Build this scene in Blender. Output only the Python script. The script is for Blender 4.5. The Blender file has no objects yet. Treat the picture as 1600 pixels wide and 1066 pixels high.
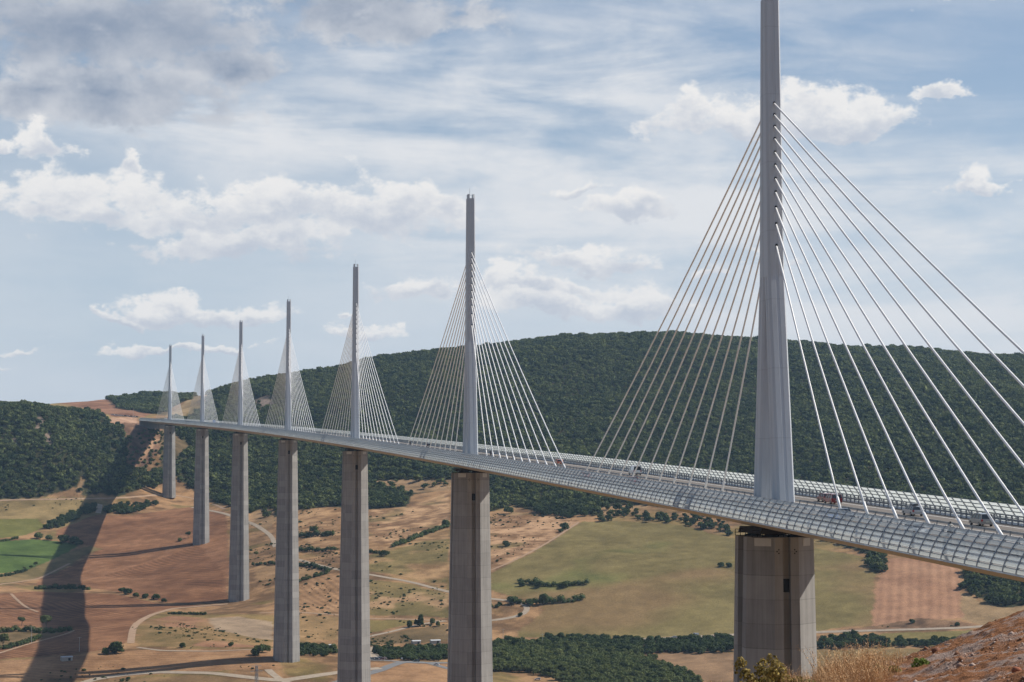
import bpy, bmesh, math, random
import numpy as np
from mathutils import Vector, Matrix

sc = bpy.context.scene
col = sc.collection
R_ = math.radians

# ------------------------------------------------------------------ camera
CAM = np.array([-99.667, -337.629, 5.207])
YAW, PITCH, FPX = -0.161537, 0.062841, 3232.5        # heading, tilt, focal length in pixels of a 1600 px wide picture
cam = bpy.data.cameras.new("camera")
cam.sensor_width = 36.0
cam.lens = 36.0 * FPX / 1600
cam.clip_start = 0.5
cam.clip_end = 40000
camo = bpy.data.objects.new("camera", cam)
camo.location = CAM
camo.rotation_euler = (math.pi / 2 + PITCH, 0, YAW)
col.objects.link(camo)
sc.camera = camo

# ------------------------------------------------------------------ light
SUN_AZ, SUN_EL = R_(86.0), R_(46.0)                    # azimuth clockwise from +Y
sun = bpy.data.lights.new("sun", "SUN")
sun.energy = 5.0
sun.angle = R_(0.53)
sun.color = (1.0, 0.94, 0.85)
suno = bpy.data.objects.new("sun", sun)
sd = Vector((math.sin(SUN_AZ) * math.cos(SUN_EL), math.cos(SUN_AZ) * math.cos(SUN_EL), math.sin(SUN_EL)))
suno.rotation_euler = sd.to_track_quat('Z', 'Y').to_euler()
col.objects.link(suno)
sc.view_settings.view_transform = 'Standard'
sc.view_settings.look = 'None'
sc.view_settings.exposure = 0.0
sc.view_settings.gamma = 1.0
sc.cycles.max_bounces = 6
sc.cycles.transparent_max_bounces = 32
sc.cycles.volume_bounces = 0

class NT:
    """small helper to write node trees"""
    def __init__(s, tree):
        s.t = tree; s.n = tree.nodes; s.l = tree.links
    def node(s, typ, **kw):
        n = s.n.new(typ)
        for k, v in kw.items():
            setattr(n, k, v)
        return n
    def put(s, sock, v):
        if hasattr(v, 'links') or isinstance(v, bpy.types.NodeSocket):
            s.l.new(v, sock)
        elif v is not None:
            sock.default_value = v
    def m(s, op, a, b=None, c=None, clamp=False):
        n = s.node('ShaderNodeMath', operation=op, use_clamp=clamp)
        s.put(n.inputs[0], a)
        if b is not None: s.put(n.inputs[1], b)
        if c is not None: s.put(n.inputs[2], c)
        return n.outputs[0]
    def ramp(s, v, a, b, lo=0.0, hi=1.0, smooth=True):
        n = s.node('ShaderNodeMapRange', interpolation_type='SMOOTHSTEP' if smooth else 'LINEAR')
        s.put(n.inputs['Value'], v)
        s.put(n.inputs['From Min'], a); s.put(n.inputs['From Max'], b)
        s.put(n.inputs['To Min'], lo); s.put(n.inputs['To Max'], hi)
        return n.outputs['Result']
    def mix(s, f, a, b, blend='MIX'):
        n = s.node('ShaderNodeMix', data_type='RGBA', blend_type=blend)
        s.put(n.inputs[0], f)
        s.put(n.inputs[6], a if not isinstance(a, tuple) else (*a[:3], 1))
        s.put(n.inputs[7], b if not isinstance(b, tuple) else (*b[:3], 1))
        return n.outputs[2]
    def noise(s, vec, scale, detail=4, rough=.55, dist=0.0, dim='3D'):
        n = s.node('ShaderNodeTexNoise', noise_dimensions=dim)
        s.put(n.inputs['Vector'], vec)
        n.inputs['Scale'].default_value = scale
        n.inputs['Detail'].default_value = detail
        n.inputs['Roughness'].default_value = rough
        n.inputs['Distortion'].default_value = dist
        return n.outputs['Fac']
    def xyz(s, x, y, z=0.0):
        n = s.node('ShaderNodeCombineXYZ')
        s.put(n.inputs[0], x); s.put(n.inputs[1], y); s.put(n.inputs[2], z)
        return n.outputs[0]

# ------------------------------------------------------------------ sky
world = bpy.data.worlds.new("World")
sc.world = world
world.use_nodes = True
w = NT(world.node_tree)
w.n.clear()
sky = w.node('ShaderNodeTexSky', sky_type='NISHITA', sun_disc=False)
sky.sun_elevation = SUN_EL
sky.sun_rotation = SUN_AZ
sky.altitude = 500
sky.air_density = 1.0
sky.dust_density = 1.2
sky.ozone_density = 2.5
tc = w.node('ShaderNodeTexCoord')
sx = w.node('ShaderNodeSeparateXYZ'); w.l.new(tc.outputs['Generated'], sx.inputs[0])
X, Y, Z = sx.outputs
az = w.m('SUBTRACT', w.m('ARCTAN2', X, Y), -YAW)        # clockwise from the valley's axis
el = w.m('ARCSINE', Z)
# cloud sheet coordinates: azimuth and elevation in units of 0.1 radian
A = w.m('MULTIPLY', az, 10.0)
E = w.m('MULTIPLY', el, 10.0)
def A_(px): return (px - 800) / FPX * 10
def E_(py): return (533 - py) / FPX * 10 + PITCH * 10
# billow noise
vec = w.xyz(A, w.m('MULTIPLY', E, 1.5), 3.7)
n1 = w.noise(vec, 2.6, 8, .6, .2)
n2 = w.noise(w.xyz(A, w.m('MULTIPLY', E, 1.6), 9.1), 6.5, 7, .62, .1)
nsum = w.m('ADD', w.m('MULTIPLY', w.m('SUBTRACT', n1, .5), 2.3), w.m('MULTIPLY', w.m('SUBTRACT', n2, .5), 1.5))
wn1 = w.noise(w.xyz(A, w.m('MULTIPLY', E, 1.3), 15.0), 1.7, 5, .6); wn2 = w.noise(w.xyz(A, w.m('MULTIPLY', E, 1.3), 33.0), 2.1, 5, .6)
Aw = w.m('ADD', A, w.m('MULTIPLY', w.m('SUBTRACT', wn1, .5), 1.1)); Ew = w.m('ADD', E, w.m('MULTIPLY', w.m('SUBTRACT', wn2, .5), .42))
def blob(cx, cy, rx, ry, p=0.0, flat=0.55):
    """one cloud: flat-based ellipse; returns (density-ish, height in the cloud -1..1)"""
    dx = w.m('DIVIDE', w.m('SUBTRACT', Aw, A_(cx)), rx / FPX * 10)
    ey = w.m('SUBTRACT', w.m('SUBTRACT', Ew, E_(cy)), w.m('MULTIPLY', w.m('SUBTRACT', Aw, A_(cx)), p))
    up = w.m('DIVIDE', ey, ry / FPX * 10)
    dn = w.m('DIVIDE', ey, -ry * flat / FPX * 10)
    dy = w.m('MAXIMUM', up, dn)
    r = w.m('SQRT', w.m('ADD', w.m('MULTIPLY', dx, dx), w.m('MULTIPLY', dy, dy)))
    return w.m('SUBTRACT', 1.0, r), up
def layer(blobs, amp, soft):
    d = None; hs = None; ws = None
    for b in blobs:
        di, ui = blob(*b)
        wi = w.m('EXPONENT', w.m('MULTIPLY', w.m('MAXIMUM', di, -3.0), 5.0)); ui = w.m('MAXIMUM', w.m('MINIMUM', ui, 1.5), -1.5)
        if d is None: d, ws, hs = di, wi, w.m('MULTIPLY', ui, wi)
        else:
            d = w.m('SMOOTH_MAX', di, d, .2); ws = w.m('ADD', ws, wi); hs = w.m('MULTIPLY_ADD', ui, wi, hs)
    dn = w.m('ADD', d, w.m('MULTIPLY', nsum, amp))
    return w.ramp(dn, 0.0, soft), w.m('DIVIDE', hs, ws), dn
# white cumulus (cx, cy, rx, ry, slope)
cum = [(250, 340, 300, 84), (400, 330, 150, 66), (610, 335, 160, 60), (330, 385, 210, 40), (700, 345, 110, 45), (110, 350, 120, 36),
       (70, 250, 55, 36), (0, 243, 40, 16), (205, 262, 45, 34), (640, 445, 100, 28), (850, 450, 130, 30), (870, 480, 190, 32),
       (930, 405, 130, 30), (1130, 190, 120, 52), (1290, 190, 130, 42), (1010, 320, 110, 36), (1465, 28, 62, 20), (1565, 40, 30, 9),
       (1460, 155, 55, 24), (1570, 300, 50, 24), (330, 488, 130, 24), (215, 500, 50, 14), (225, 553, 55, 14), (570, 515, 110, 20), (515, 490, 22, 14),
       (30, 540, 50, 9), (10, 566, 60, 9), (920, 285, 60, 22), (325, 552, 60, 10), (1150, 420, 90, 20)]
cd, ch, craw = layer(cum, 1.15, .5)
# grey heavy clouds of the upper left
grey = [(150, 60, 330, 110, .0, 1.0), (330, 110, 120, 50, .0, 1.0), (560, 25, 230, 62, .0, 1.0), (170, 165, 220, 60, -.1, 1.0), (60, 160, 120, 60, .0, 1.)]
gd, gh, graw = layer(grey, .8, .5)
# thin high cloud: long soft streaks
v3 = w.xyz(w.m('ADD', w.m('MULTIPLY', A, .5), w.m('MULTIPLY', E, .35)), w.m('MULTIPLY', E, 2.6), 21.3)
ci = w.noise(v3, 1.15, 8, .58, .5)
v4 = w.xyz(w.m('MULTIPLY', A, .8), w.m('MULTIPLY', E, 1.6), 5.0)
ci2 = w.noise(v4, 2.8, 8, .6, .3)
cirm = w.m('ADD', w.m('MULTIPLY', ci, .75), w.m('MULTIPLY', ci2, .25))
veil = [(900, 110, 560, 110, .02, 1.2), (760, 235, 560, 80, -.03, 1.2), (500, 210, 420, 60, -.05, 1.2), (1250, 330, 620, 150, .0, 1.2), (1400, 450, 520, 120, .0, 1.2), (950, 360, 500, 120, .0, 1.2)]
vm = None
for b in veil:
    d, _ = blob(*b)
    vm = d if vm is None else w.m('SMOOTH_MAX', vm, d, .3)
vm = w.ramp(vm, -.35, .75)
# everywhere else around the horizon the sky carries the same broken cloud
out = w.ramp(w.m('ABSOLUTE', A), 2.6, 4.0)
bkn = w.noise(w.xyz(A, w.m('MULTIPLY', E, 1.6), 40.0), .55, 9, .6, .2)
bk = w.m('MULTIPLY', w.ramp(bkn, .60, .76), out)
high = w.ramp(E, 2.6, 4.0)
bk = w.m('MAXIMUM', bk, w.m('MULTIPLY', w.ramp(bkn, .62, .78), high))
cir = w.m('MULTIPLY', w.ramp(cirm, .34, .60), w.m('ADD', .24, w.m('MULTIPLY', vm, .72)), clamp=True)
front = w.m('MULTIPLY', w.ramp(w.m('ABSOLUTE', A), 3.5, 9.0, 1.0, .0), w.ramp(E, 3.2, 6.5, 1.0, .0))
cir = w.m('MULTIPLY', cir, w.m('ADD', .12, w.m('MULTIPLY', front, .88)))
# cloud colours (what the cloud itself sends down, sunlit tops and grey bases)
det = w.m('MULTIPLY', w.m('SUBTRACT', n2, .5), 1.5)
tone = w.m('ADD', w.ramp(ch, -.6, .75, 0.0, 1.0, False), det)
tone = w.m('ADD', tone, w.m('MULTIPLY', w.ramp(craw, .2, .8), -.25))
ccol = w.mix(w.ramp(tone, -.15, .75), (.56, .60, .68), (.91, .89, .87))
gt = w.m('ADD', w.m('ADD', w.ramp(gh, -1.0, .9, .25, .3, False), w.m('MULTIPLY', w.m('SUBTRACT', n1, .5), 1.8)), w.m('ADD', w.m('MULTIPLY', w.m('SUBTRACT', n2, .5), .9), w.ramp(graw, 0.1, 1.2, .42, .0)))
gcol = w.mix(w.ramp(gt, .15, 1.0), (.25, .31, .42), (.70, .71, .74))
bsky = w.node('ShaderNodeBackground'); w.l.new(sky.outputs[0], bsky.inputs[0]); bsky.inputs[1].default_value = 0.095
# pale moist air along the horizon is part of the cloud layer
low = w.m('ADD', w.m('MULTIPLY', w.ramp(E, -.2, 2.2, 1.0, 0.0), .60), w.m('MULTIPLY', front, .18))
def over(shader, colr, fac):
    b = w.node('ShaderNodeBackground')
    w.put(b.inputs[0], colr if not isinstance(colr, tuple) else (*colr, 1)); b.inputs[1].default_value = 1.0
    mx = w.node('ShaderNodeMixShader')
    w.put(mx.inputs[0], fac); w.l.new(shader, mx.inputs[1]); w.l.new(b.outputs[0], mx.inputs[2])
    return mx.outputs[0]
low = w.m('MULTIPLY', low, w.m('ADD', .2, w.m('MULTIPLY', front, .8)))
s = over(bsky.outputs[0], (.56, .67, .81), low)
s = over(s, (.74, .77, .82), w.m('MULTIPLY', w.m('MULTIPLY', w.ramp(E, .2, 1.9, .62, 0.0), w.ramp(w.noise(v3, .7, 4, .5), .3, .6, .45, 1.0)), front))
s = over(s, (.80, .81, .83), cir)
s = over(s, (.66, .67, .69), w.m('MULTIPLY', bk, .85))
s = over(s, gcol, w.m('MULTIPLY', gd, .93))
s = over(s, ccol, w.m('MULTIPLY', cd, .93))
wo = w.node('ShaderNodeOutputWorld'); w.l.new(s, wo.inputs[0])
world.cycles.sampling_method = 'MANUAL'
world.cycles.sample_map_resolution = 512

# ------------------------------------------------------------------ space helpers
fwd = np.array([math.sin(-YAW), math.cos(YAW), 0.0])
rgt = np.array([math.cos(YAW), -math.sin(-YAW), 0.0])
def ray(px, py):
    """unit-depth direction of a sight line (only used to look up WHERE things of the photograph stand)"""
    u = (np.asarray(px, float) - 800) / FPX; v = (533 - np.asarray(py, float)) / FPX
    cp, sp = math.cos(PITCH), math.sin(PITCH)
    f = cp - sp * v; z = sp + cp * v
    return fwd[None, :2] * f[..., None] + rgt[None, :2] * u[..., None], z
def W(px, py, D):
    d, z = ray(np.array([px]), np.array([py]))
    return (CAM[0] + d[0, 0] * D, CAM[1] + d[0, 1] * D, CAM[2] + z[0] * D)
def LF(x, y):
    dx = np.asarray(x) - CAM[0]; dy = np.asarray(y) - CAM[1]
    return dx * rgt[0] + dy * rgt[1], dx * fwd[0] + dy * fwd[1]
def XY(L, F):
    return CAM[0] + L * rgt[0] + F * fwd[0], CAM[1] + L * rgt[1] + F * fwd[1]
def prj(x, y, z):
    L, F = LF(x, y); dz = np.asarray(z) - CAM[2]
    cp, sp = math.cos(PITCH), math.sin(PITCH)
    Yc = cp * F + sp * dz; Zc = -sp * F + cp * dz
    return 800 + FPX * L / Yc, 533 - FPX * Zc / Yc

_rs = np.random.RandomState(5)
_lat = _rs.rand(256, 256)
def vn(x, y, seed=0):
    x = np.asarray(x, float) + seed * 17.31; y = np.asarray(y, float) + seed * 5.77
    xi = np.floor(x).astype(int); yi = np.floor(y).astype(int)
    fx = x - xi; fy = y - yi
    fx = fx * fx * (3 - 2 * fx); fy = fy * fy * (3 - 2 * fy)
    a = _lat[xi % 256, yi % 256]; b = _lat[(xi + 1) % 256, yi % 256]
    c = _lat[xi % 256, (yi + 1) % 256]; d = _lat[(xi + 1) % 256, (yi + 1) % 256]
    return (a * (1 - fx) + b * fx) * (1 - fy) + (c * (1 - fx) + d * fx) * fy
def fbm(x, y, octv=4, seed=0, rough=.5):
    s = 0; a = 1; t = 0
    x = np.asarray(x, float); y = np.asarray(y, float)
    for i in range(octv):
        c, d = math.cos(.6 + 1.1 * i), math.sin(.6 + 1.1 * i)
        s = s + a * vn((c * x - d * y) * 2 ** i, (d * x + c * y) * 2 ** i, seed + i * 3); t += a; a *= rough
    return s / t - .5

# ------------------------------------------------------------------ the lie of the land
RB = 20000.0
SL = 0.030292
def deck(s):
    """centre line of the deck at chainage s (m from the first pier)"""
    return np.array([-s * s / (2 * RB), s * (1 - s * s / (6 * RB * RB)), SL * s])
P_S = [342.0 * i for i in range(7)]
P_H = [94.5, 245.0, 221.0, 144.0, 136.0, 112.0, 78.0]
ctrl = []
def C3(px, py, D): ctrl.append(W(px, py, D))
for s_, h_ in zip(P_S, P_H):
    p = deck(s_); ctrl.append((p[0], p[1], p[2] - h_ - 4.2))
for row in [
    # left side of the valley, down from the plateau edge
    (0, 1066, 1290), (0, 1000, 1430), (0, 950, 1640), (0, 900, 1875), (0, 860, 1990), (0, 815, 2130), (0, 785, 2210),
    (0, 700, 2330), (0, 648, 2440), (0, 636, 2620), (0, 628, 3000),
    (150, 1066, 1300), (150, 1000, 1430), (140, 940, 1685), (130, 890, 1935), (140, 845, 2060), (160, 800, 2200), (170, 778, 2260),
    (100, 700, 2320), (110, 662, 2440), (110, 648, 2570), (200, 668, 2500), (190, 659, 2580),
    (220, 720, 2420), (230, 690, 2480), (60, 640, 2750), (150, 622, 3200), (60, 634, 3300), (220, 645, 2900), (290, 645, 2950),
    (210, 628, 3350), (300, 628, 3350), (270, 655, 2650), (300, 628, 3000),
    (270, 900, 1830), (250, 990, 1450), (300, 1066, 1290), (290, 800, 2200),
    # middle
    (500, 1066, 1300), (520, 1012, 1480), (500, 950, 1600), (500, 900, 1720), (500, 850, 1880), (480, 800, 2080),
    (420, 750, 2330), (340, 700, 2560), (330, 655, 2750), (330, 615, 2950), (420, 640, 2700), (420, 588, 3000),
    (520, 700, 2350), (520, 572, 2950), (600, 650, 2500),
    (660, 1066, 1310), (650, 1005, 1500), (650, 950, 1610), (650, 900, 1720), (650, 840, 1880), (650, 795, 2060), (650, 700, 2300), (650, 550, 2900),
    (800, 1066, 1330), (800, 1000, 1520), (800, 950, 1600), (800, 900, 1700), (800, 850, 1820), (820, 800, 1980),
    (820, 720, 2200), (820, 640, 2450), (820, 532, 2900),
    (960, 1066, 1340), (960, 1000, 1520), (960, 900, 1680), (960, 825, 1890), (960, 780, 2020), (960, 700, 2220), (960, 528, 2880),
    (1100, 1066, 1350), (1100, 996, 1510), (1100, 900, 1670), (1100, 830, 1860), (1100, 740, 2080), (1100, 640, 2380), (1100, 530, 2850),
    # right
    (1290, 1066, 1350), (1290, 992, 1500), (1290, 900, 1660), (1290, 830, 1830), (1290, 720, 2080), (1290, 620, 2400), (1290, 543, 2800),
    (1450, 1040, 1380), (1450, 985, 1490), (1450, 900, 1640), (1450, 850, 1740), (1450, 720, 2040), (1450, 620, 2340), (1450, 554, 2740),
    (1600, 1040, 1380), (1600, 985, 1480), (1600, 940, 1570), (1600, 850, 1710), (1600, 720, 2000), (1600, 620, 2300), (1600, 566, 2680),
    (1900, 1040, 1350), (1900, 930, 1540), (1900, 720, 1950), (1900, 580, 2600), (2300, 1000, 1350), (2300, 800, 1700), (2300, 590, 2500),
    # beyond the edges of the view
    (-300, 1000, 1400), (-300, 850, 1800), (-300, 760, 2150), (-300, 650, 2500), (-300, 640, 3200),
    (-900, 1000, 1400), (-900, 760, 2100), (-900, 650, 2600)]:
    C3(*row)
def CLF(L, F, z):
    x, y = XY(L, F); ctrl.append((x, y, z))
for L, F, z in [(-500, 1050, -205), (-200, 1050, -200), (150, 1080, -200), (400, 1080, -195), (700, 1050, -190), (-700, 800, -240), (-250, 800, -242), (300, 850, -240), (700, 850, -236),
                (-400, 560, -215), (-150, 560, -200), (300, 560, -190), (-400, 330, -140), (-150, 330, -110), (350, 340, -70), (600, 450, -110),
                (-400, 100, -70), (-120, 120, -45), (-120, 60, -18), (0, 130, -36), (120, 150, -16), (180, 240, -55), (0, 230, -72),
                (-25, 40, -4.5), (-60, 0, 0), (60, 60, -2.5), (110, 40, 2), (300, 0, 12), (-300, -50, -10), (-500, -500, 30), (0, -300, 28), (500, -500, 45), (0, -1200, 70),
                (-900, 3700, 88), (-300, 3800, 92), (300, 3700, 150), (1000, 3500, 150), (1800, 3000, 170), (-1500, 3500, 90), (-400, 4500, 40), (-2500, 1500, 60), (2500, 1500, 120),
                (-2500, -1000, 60), (2500, -1000, 100), (0, 6000, 20), (2500, 5000, 80), (-3000, 5000, 40), (0, -3000, 80)]:
    CLF(L, F, z)
ctrl = np.array(ctrl)
_S = 1000.0
_P = ctrl[:, :2] / _S
def _U(r2):
    return .5 * r2 * np.log(r2 + 1e-12)
_n = len(_P)
_K = _U(((_P[:, None] - _P[None]) ** 2).sum(-1)) + np.eye(_n) * 2e-4
_A = np.zeros((_n + 3, _n + 3)); _A[:_n, :_n] = _K
_A[:_n, _n] = 1; _A[:_n, _n + 1:] = _P; _A[_n, :_n] = 1; _A[_n + 1:, :_n] = _P.T
_w = np.linalg.solve(_A, np.concatenate([ctrl[:, 2], [0, 0, 0]]))
def H0(x, y):
    x = np.asarray(x, float); y = np.asarray(y, float)
    sh = x.shape; X_ = x.ravel() / _S; Y_ = y.ravel() / _S
    out = np.empty_like(X_)
    for i in range(0, len(X_), 40000):
        a = X_[i:i + 40000, None]; b = Y_[i:i + 40000, None]
        r2 = (a - _P[None, :, 0]) ** 2 + (b - _P[None, :, 1]) ** 2
        out[i:i + 40000] = _U(r2) @ _w[:_n] + _w[_n] + _w[_n + 1] * X_[i:i + 40000] + _w[_n + 2] * Y_[i:i + 40000]
    return out.reshape(sh)
def H(x, y):
    x = np.asarray(x, float); y = np.asarray(y, float)
    L, F = LF(x, y)
    k = np.clip((F - 1150) / 200, 0, 1)
    hill = np.clip((F - 2050) / 300, 0, 1)
    h = H0(x, y) + k * (fbm(x / 60, y / 60, 3, 1) * 2.2) + hill * (fbm(x / 170, y / 170, 3, 2) * 22 - 3 - 4 * np.clip((L + 450) / 200, 0, 1))
    near = np.clip((60 - np.hypot(L, F)) / 20, 0, 1)
    h = h * (1 - near) + near * np.minimum(h, 3.4 - .115 * np.maximum(F, 0) - .012 * np.maximum(-L, 0) ** 1.3 - .8)
    far = np.clip((np.hypot(L, F - 1500) - 3600) / 1500, 0, 1)
    return h * (1 - far) + 60 * far
def hits(px, py, F0=1150.0, F1=5200.0, n=1400):
    """where the sight lines through these picture points meet the land -> x, y, z"""
    px = np.asarray(px, float); py = np.asarray(py, float)
    d, z = ray(px, py)
    ts = F0 + (F1 - F0) * (np.arange(n) / (n - 1)) ** 1.3
    x = CAM[0] + d[:, 0:1] * ts; y = CAM[1] + d[:, 1:2] * ts; zz = CAM[2] + z[:, None] * ts
    g = HG(x, y)
    below = zz < g
    k = np.argmax(below, 1); k = np.where(below.any(1), k, n - 1); k = np.maximum(k, 1)
    r = np.arange(len(px))
    a = (zz - g)[r, k - 1]; b = (zz - g)[r, k]
    f = np.clip(a / (a - b + 1e-9), 0, 1)
    t = ts[k - 1] + f * (ts[k] - ts[k - 1])
    X = CAM[0] + d[:, 0] * t; Yy = CAM[1] + d[:, 1] * t
    return X, Yy, HG(X, Yy)

def axis(segs):
    out = [segs[0][0]]
    for a, b, st in segs:
        n = max(1, int(round((b - a) / st)))
        out += list(np.linspace(a, b, n + 1)[1:])
    return np.array(out)
FAX = axis([(-1800, -600, 200), (-600, 0, 30), (0, 100, 4), (100, 1150, 15), (1150, 1260, 5), (1260, 2230, 2.3), (2230, 3000, 5), (3000, 3600, 12), (3600, 5000, 60), (5000, 6600, 400)])
LAX = axis([(-4500, -2000, 250), (-2000, -700, 26), (-700, -560, 6), (-560, 560, 2.3), (560, 720, 6), (720, 2000, 26), (2000, 4500, 250)])
LL, FF = np.meshgrid(LAX, FAX)
GX, GY = XY(LL, FF)
GZ = H(GX, GY)
def HG(x, y):
    """height of the built ground sheet (bilinear in its own grid)"""
    L, F = LF(x, y)
    i = np.clip(np.searchsorted(FAX, F) - 1, 0, len(FAX) - 2); j = np.clip(np.searchsorted(LAX, L) - 1, 0, len(LAX) - 2)
    a = np.clip((F - FAX[i]) / (FAX[i + 1] - FAX[i]), 0, 1); b = np.clip((L - LAX[j]) / (LAX[j + 1] - LAX[j]), 0, 1)
    return (GZ[i, j] * (1 - b) + GZ[i, j + 1] * b) * (1 - a) + (GZ[i + 1, j] * (1 - b) + GZ[i + 1, j + 1] * b) * a
def gz(x, y): return float(HG(np.array([x]), np.array([y]))[0])

# ------------------------------------------------------------------ object helpers
def tag(o, label=None, cat=None, group=None, kind=None):
    if label: o['label'] = label
    if cat: o['category'] = cat
    if group: o['group'] = group
    if kind: o['kind'] = kind
    return o
def empty(name, loc=(0, 0, 0), rz=0.0, label=None, cat=None, group=None):
    o = bpy.data.objects.new(name, None)
    o.location = loc; o.rotation_euler = (0, 0, rz); o.empty_display_size = .3
    col.objects.link(o)
    return tag(o, label, cat, group)
def mesh_np(name, V, F, mats=None, smooth=False, mi=None):
    """fast mesh from arrays; F is (n,3) or (n,4) or a list of mixed arrays"""
    me = bpy.data.meshes.new(name)
    V = np.asarray(V, np.float32)
    Fs = F if isinstance(F, list) and len(F) and isinstance(F[0], np.ndarray) else [np.asarray(F)]
    Fs = [f for f in Fs if len(f)]
    me.vertices.add(len(V)); me.vertices.foreach_set('co', V.ravel())
    li = np.concatenate([f.ravel() for f in Fs]).astype(np.int32)
    lt = np.concatenate([np.full(len(f), f.shape[1]) for f in Fs]).astype(np.int32)
    ls = np.concatenate([[0], np.cumsum(lt)[:-1]]).astype(np.int32)
    me.loops.add(len(li)); me.loops.foreach_set('vertex_index', li)
    me.polygons.add(len(lt)); me.polygons.foreach_set('loop_start', ls)
    if smooth: me.polygons.foreach_set('use_smooth', np.ones(len(lt), bool))
    if mi is not None: me.polygons.foreach_set('material_index', np.asarray(mi, np.int32))
    me.update(calc_edges=True); me.validate()
    for m in (mats or []): me.materials.append(m)
    return me
def add(name, me, parent=None, loc=None):
    o = bpy.data.objects.new(name, me); col.objects.link(o)
    if parent is not None: o.parent = parent
    if loc is not None: o.location = loc
    return o
class MB:
    """collects solids and builds them as ONE mesh"""
    def __init__(s): s.v = []; s.f = []; s.m = []; s.n = 0
    def raw(s, V, F, mat=0):
        for f in F: s.f.append([i + s.n for i in f]); s.m.append(mat)
        s.v += [tuple(map(float, p)) for p in V]; s.n += len(V)
    def box(s, c, d, mat=0, fr=None):
        V = [(c[0] + a * d[0] / 2, c[1] + b * d[1] / 2, c[2] + e * d[2] / 2) for e in (-1, 1) for b in (-1, 1) for a in (-1, 1)]
        if fr: V = [fr(*p) for p in V]
        s.raw(V, [(0, 2, 3, 1), (4, 5, 7, 6), (0, 1, 5, 4), (1, 3, 7, 5), (3, 2, 6, 7), (2, 0, 4, 6)], mat)
    def bar(s, a, b, w, h=None, mat=0, up=(0, 0, 1)):
        a = Vector(a); b = Vector(b); d = (b - a).normalized(); h = h or w
        u = Vector(up)
        if abs(d.dot(u)) > .95: u = Vector((1, 0, 0))
        x = d.cross(u).normalized() * (w / 2); y = x.cross(d).normalized() * (h / 2)
        V = [p + i * x + j * y for p in (a, b) for i, j in ((-1, -1), (1, -1), (1, 1), (-1, 1))]
        s.raw(V, [(0, 3, 2, 1), (4, 5, 6, 7), (0, 1, 5, 4), (1, 2, 6, 5), (2, 3, 7, 6), (3, 0, 4, 7)], mat)
    def tube(s, pts, rads, n=8, mat=0, cap=True):
        pts = [Vector(p) for p in pts]
        if not isinstance(rads, (list, tuple)): rads = [rads] * len(pts)
        V = []; F = []
        for i, p in enumerate(pts):
            d = (pts[min(i + 1, len(pts) - 1)] - pts[max(i - 1, 0)]).normalized()
            u = Vector((0, 0, 1)) if abs(d.z) < .95 else Vector((1, 0, 0))
            x = d.cross(u).normalized(); y = x.cross(d).normalized()
            for k in range(n):
                t = 2 * math.pi * k / n
                V.append(p + (x * math.cos(t) + y * math.sin(t)) * rads[i])
            if i:
                o = (i - 1) * n
                for k in range(n): F.append((o + k, o + (k + 1) % n, o + n + (k + 1) % n, o + n + k))
        if cap:
            F.append(tuple(range(n))[::-1]); F.append(tuple(range(len(V) - n, len(V))))
        s.raw(V, F, mat)
    def loft(s, rings, mat=0, cap=True, closed=True):
        n = len(rings[0]); V = [p for r in rings for p in r]; F = []
        for i in range(len(rings) - 1):
            o = i * n
            for k in range(n if closed else n - 1):
                F.append((o + k, o + (k + 1) % n, o + n + (k + 1) % n, o + n + k))
        if cap:
            F.append(tuple(range(n))[::-1]); F.append(tuple(range(len(V) - n, len(V))))
        s.raw(V, F, mat)
    def mesh(s, name, mats, smooth=False):
        me = bpy.data.meshes.new(name); me.from_pydata(s.v, [], s.f)
        for m in mats: me.materials.append(m)
        me.polygons.foreach_set('material_index', s.m)
        if smooth: me.polygons.foreach_set('use_smooth', [True] * len(s.f))
        bm = bmesh.new(); bm.from_mesh(me); bmesh.ops.recalc_face_normals(bm, faces=bm.faces); bm.to_mesh(me); bm.free()
        me.update()
        return me
    def build(s, name, mats, parent=None, smooth=False, loc=None):
        return add(name, s.mesh(name, mats if isinstance(mats, list) else [mats], smooth), parent, loc)

# ------------------------------------------------------------------ materials
def mat(name, base, rough=.6, metal=0.0, spec=.4, **kw):
    m = bpy.data.materials.new(name); m.use_nodes = True
    b = m.node_tree.nodes['Principled BSDF']
    b.inputs['Base Color'].default_value = (*base, 1); b.inputs['Roughness'].default_value = rough
    b.inputs['Metallic'].default_value = metal; b.inputs['Specular IOR Level'].default_value = spec
    m['_b'] = 1
    return m
def noisy(name, base, var=.15, scale=.5, rough=.7, metal=0.0, spec=.3, stretch=(1, 1, 1), bump=0.0, base2=None, detail=6):
    """a colour that is never quite even"""
    m = mat(name, base, rough, metal, spec)
    t = NT(m.node_tree); b = t.n['Principled BSDF']
    tc = t.node('ShaderNodeTexCoord'); mp = t.node('ShaderNodeMapping'); mp.inputs['Scale'].default_value = stretch
    t.l.new(tc.outputs['Object'], mp.inputs[0])
    f = t.noise(mp.outputs[0], scale, detail, .6)
    f = t.ramp(f, .3, .7, 0, 1, False)
    b2 = base2 or tuple(min(1, c * (1 + var)) for c in base)
    b1 = tuple(c * (1 - var) for c in base) if base2 is None else base
    t.l.new(t.mix(f, b1, b2), b.inputs['Base Color'])
    if bump:
        bp = t.node('ShaderNodeBump'); bp.inputs['Strength'].default_value = bump
        t.l.new(f, bp.inputs['Height']); t.l.new(bp.outputs[0], b.inputs['Normal'])
    return m

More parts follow.
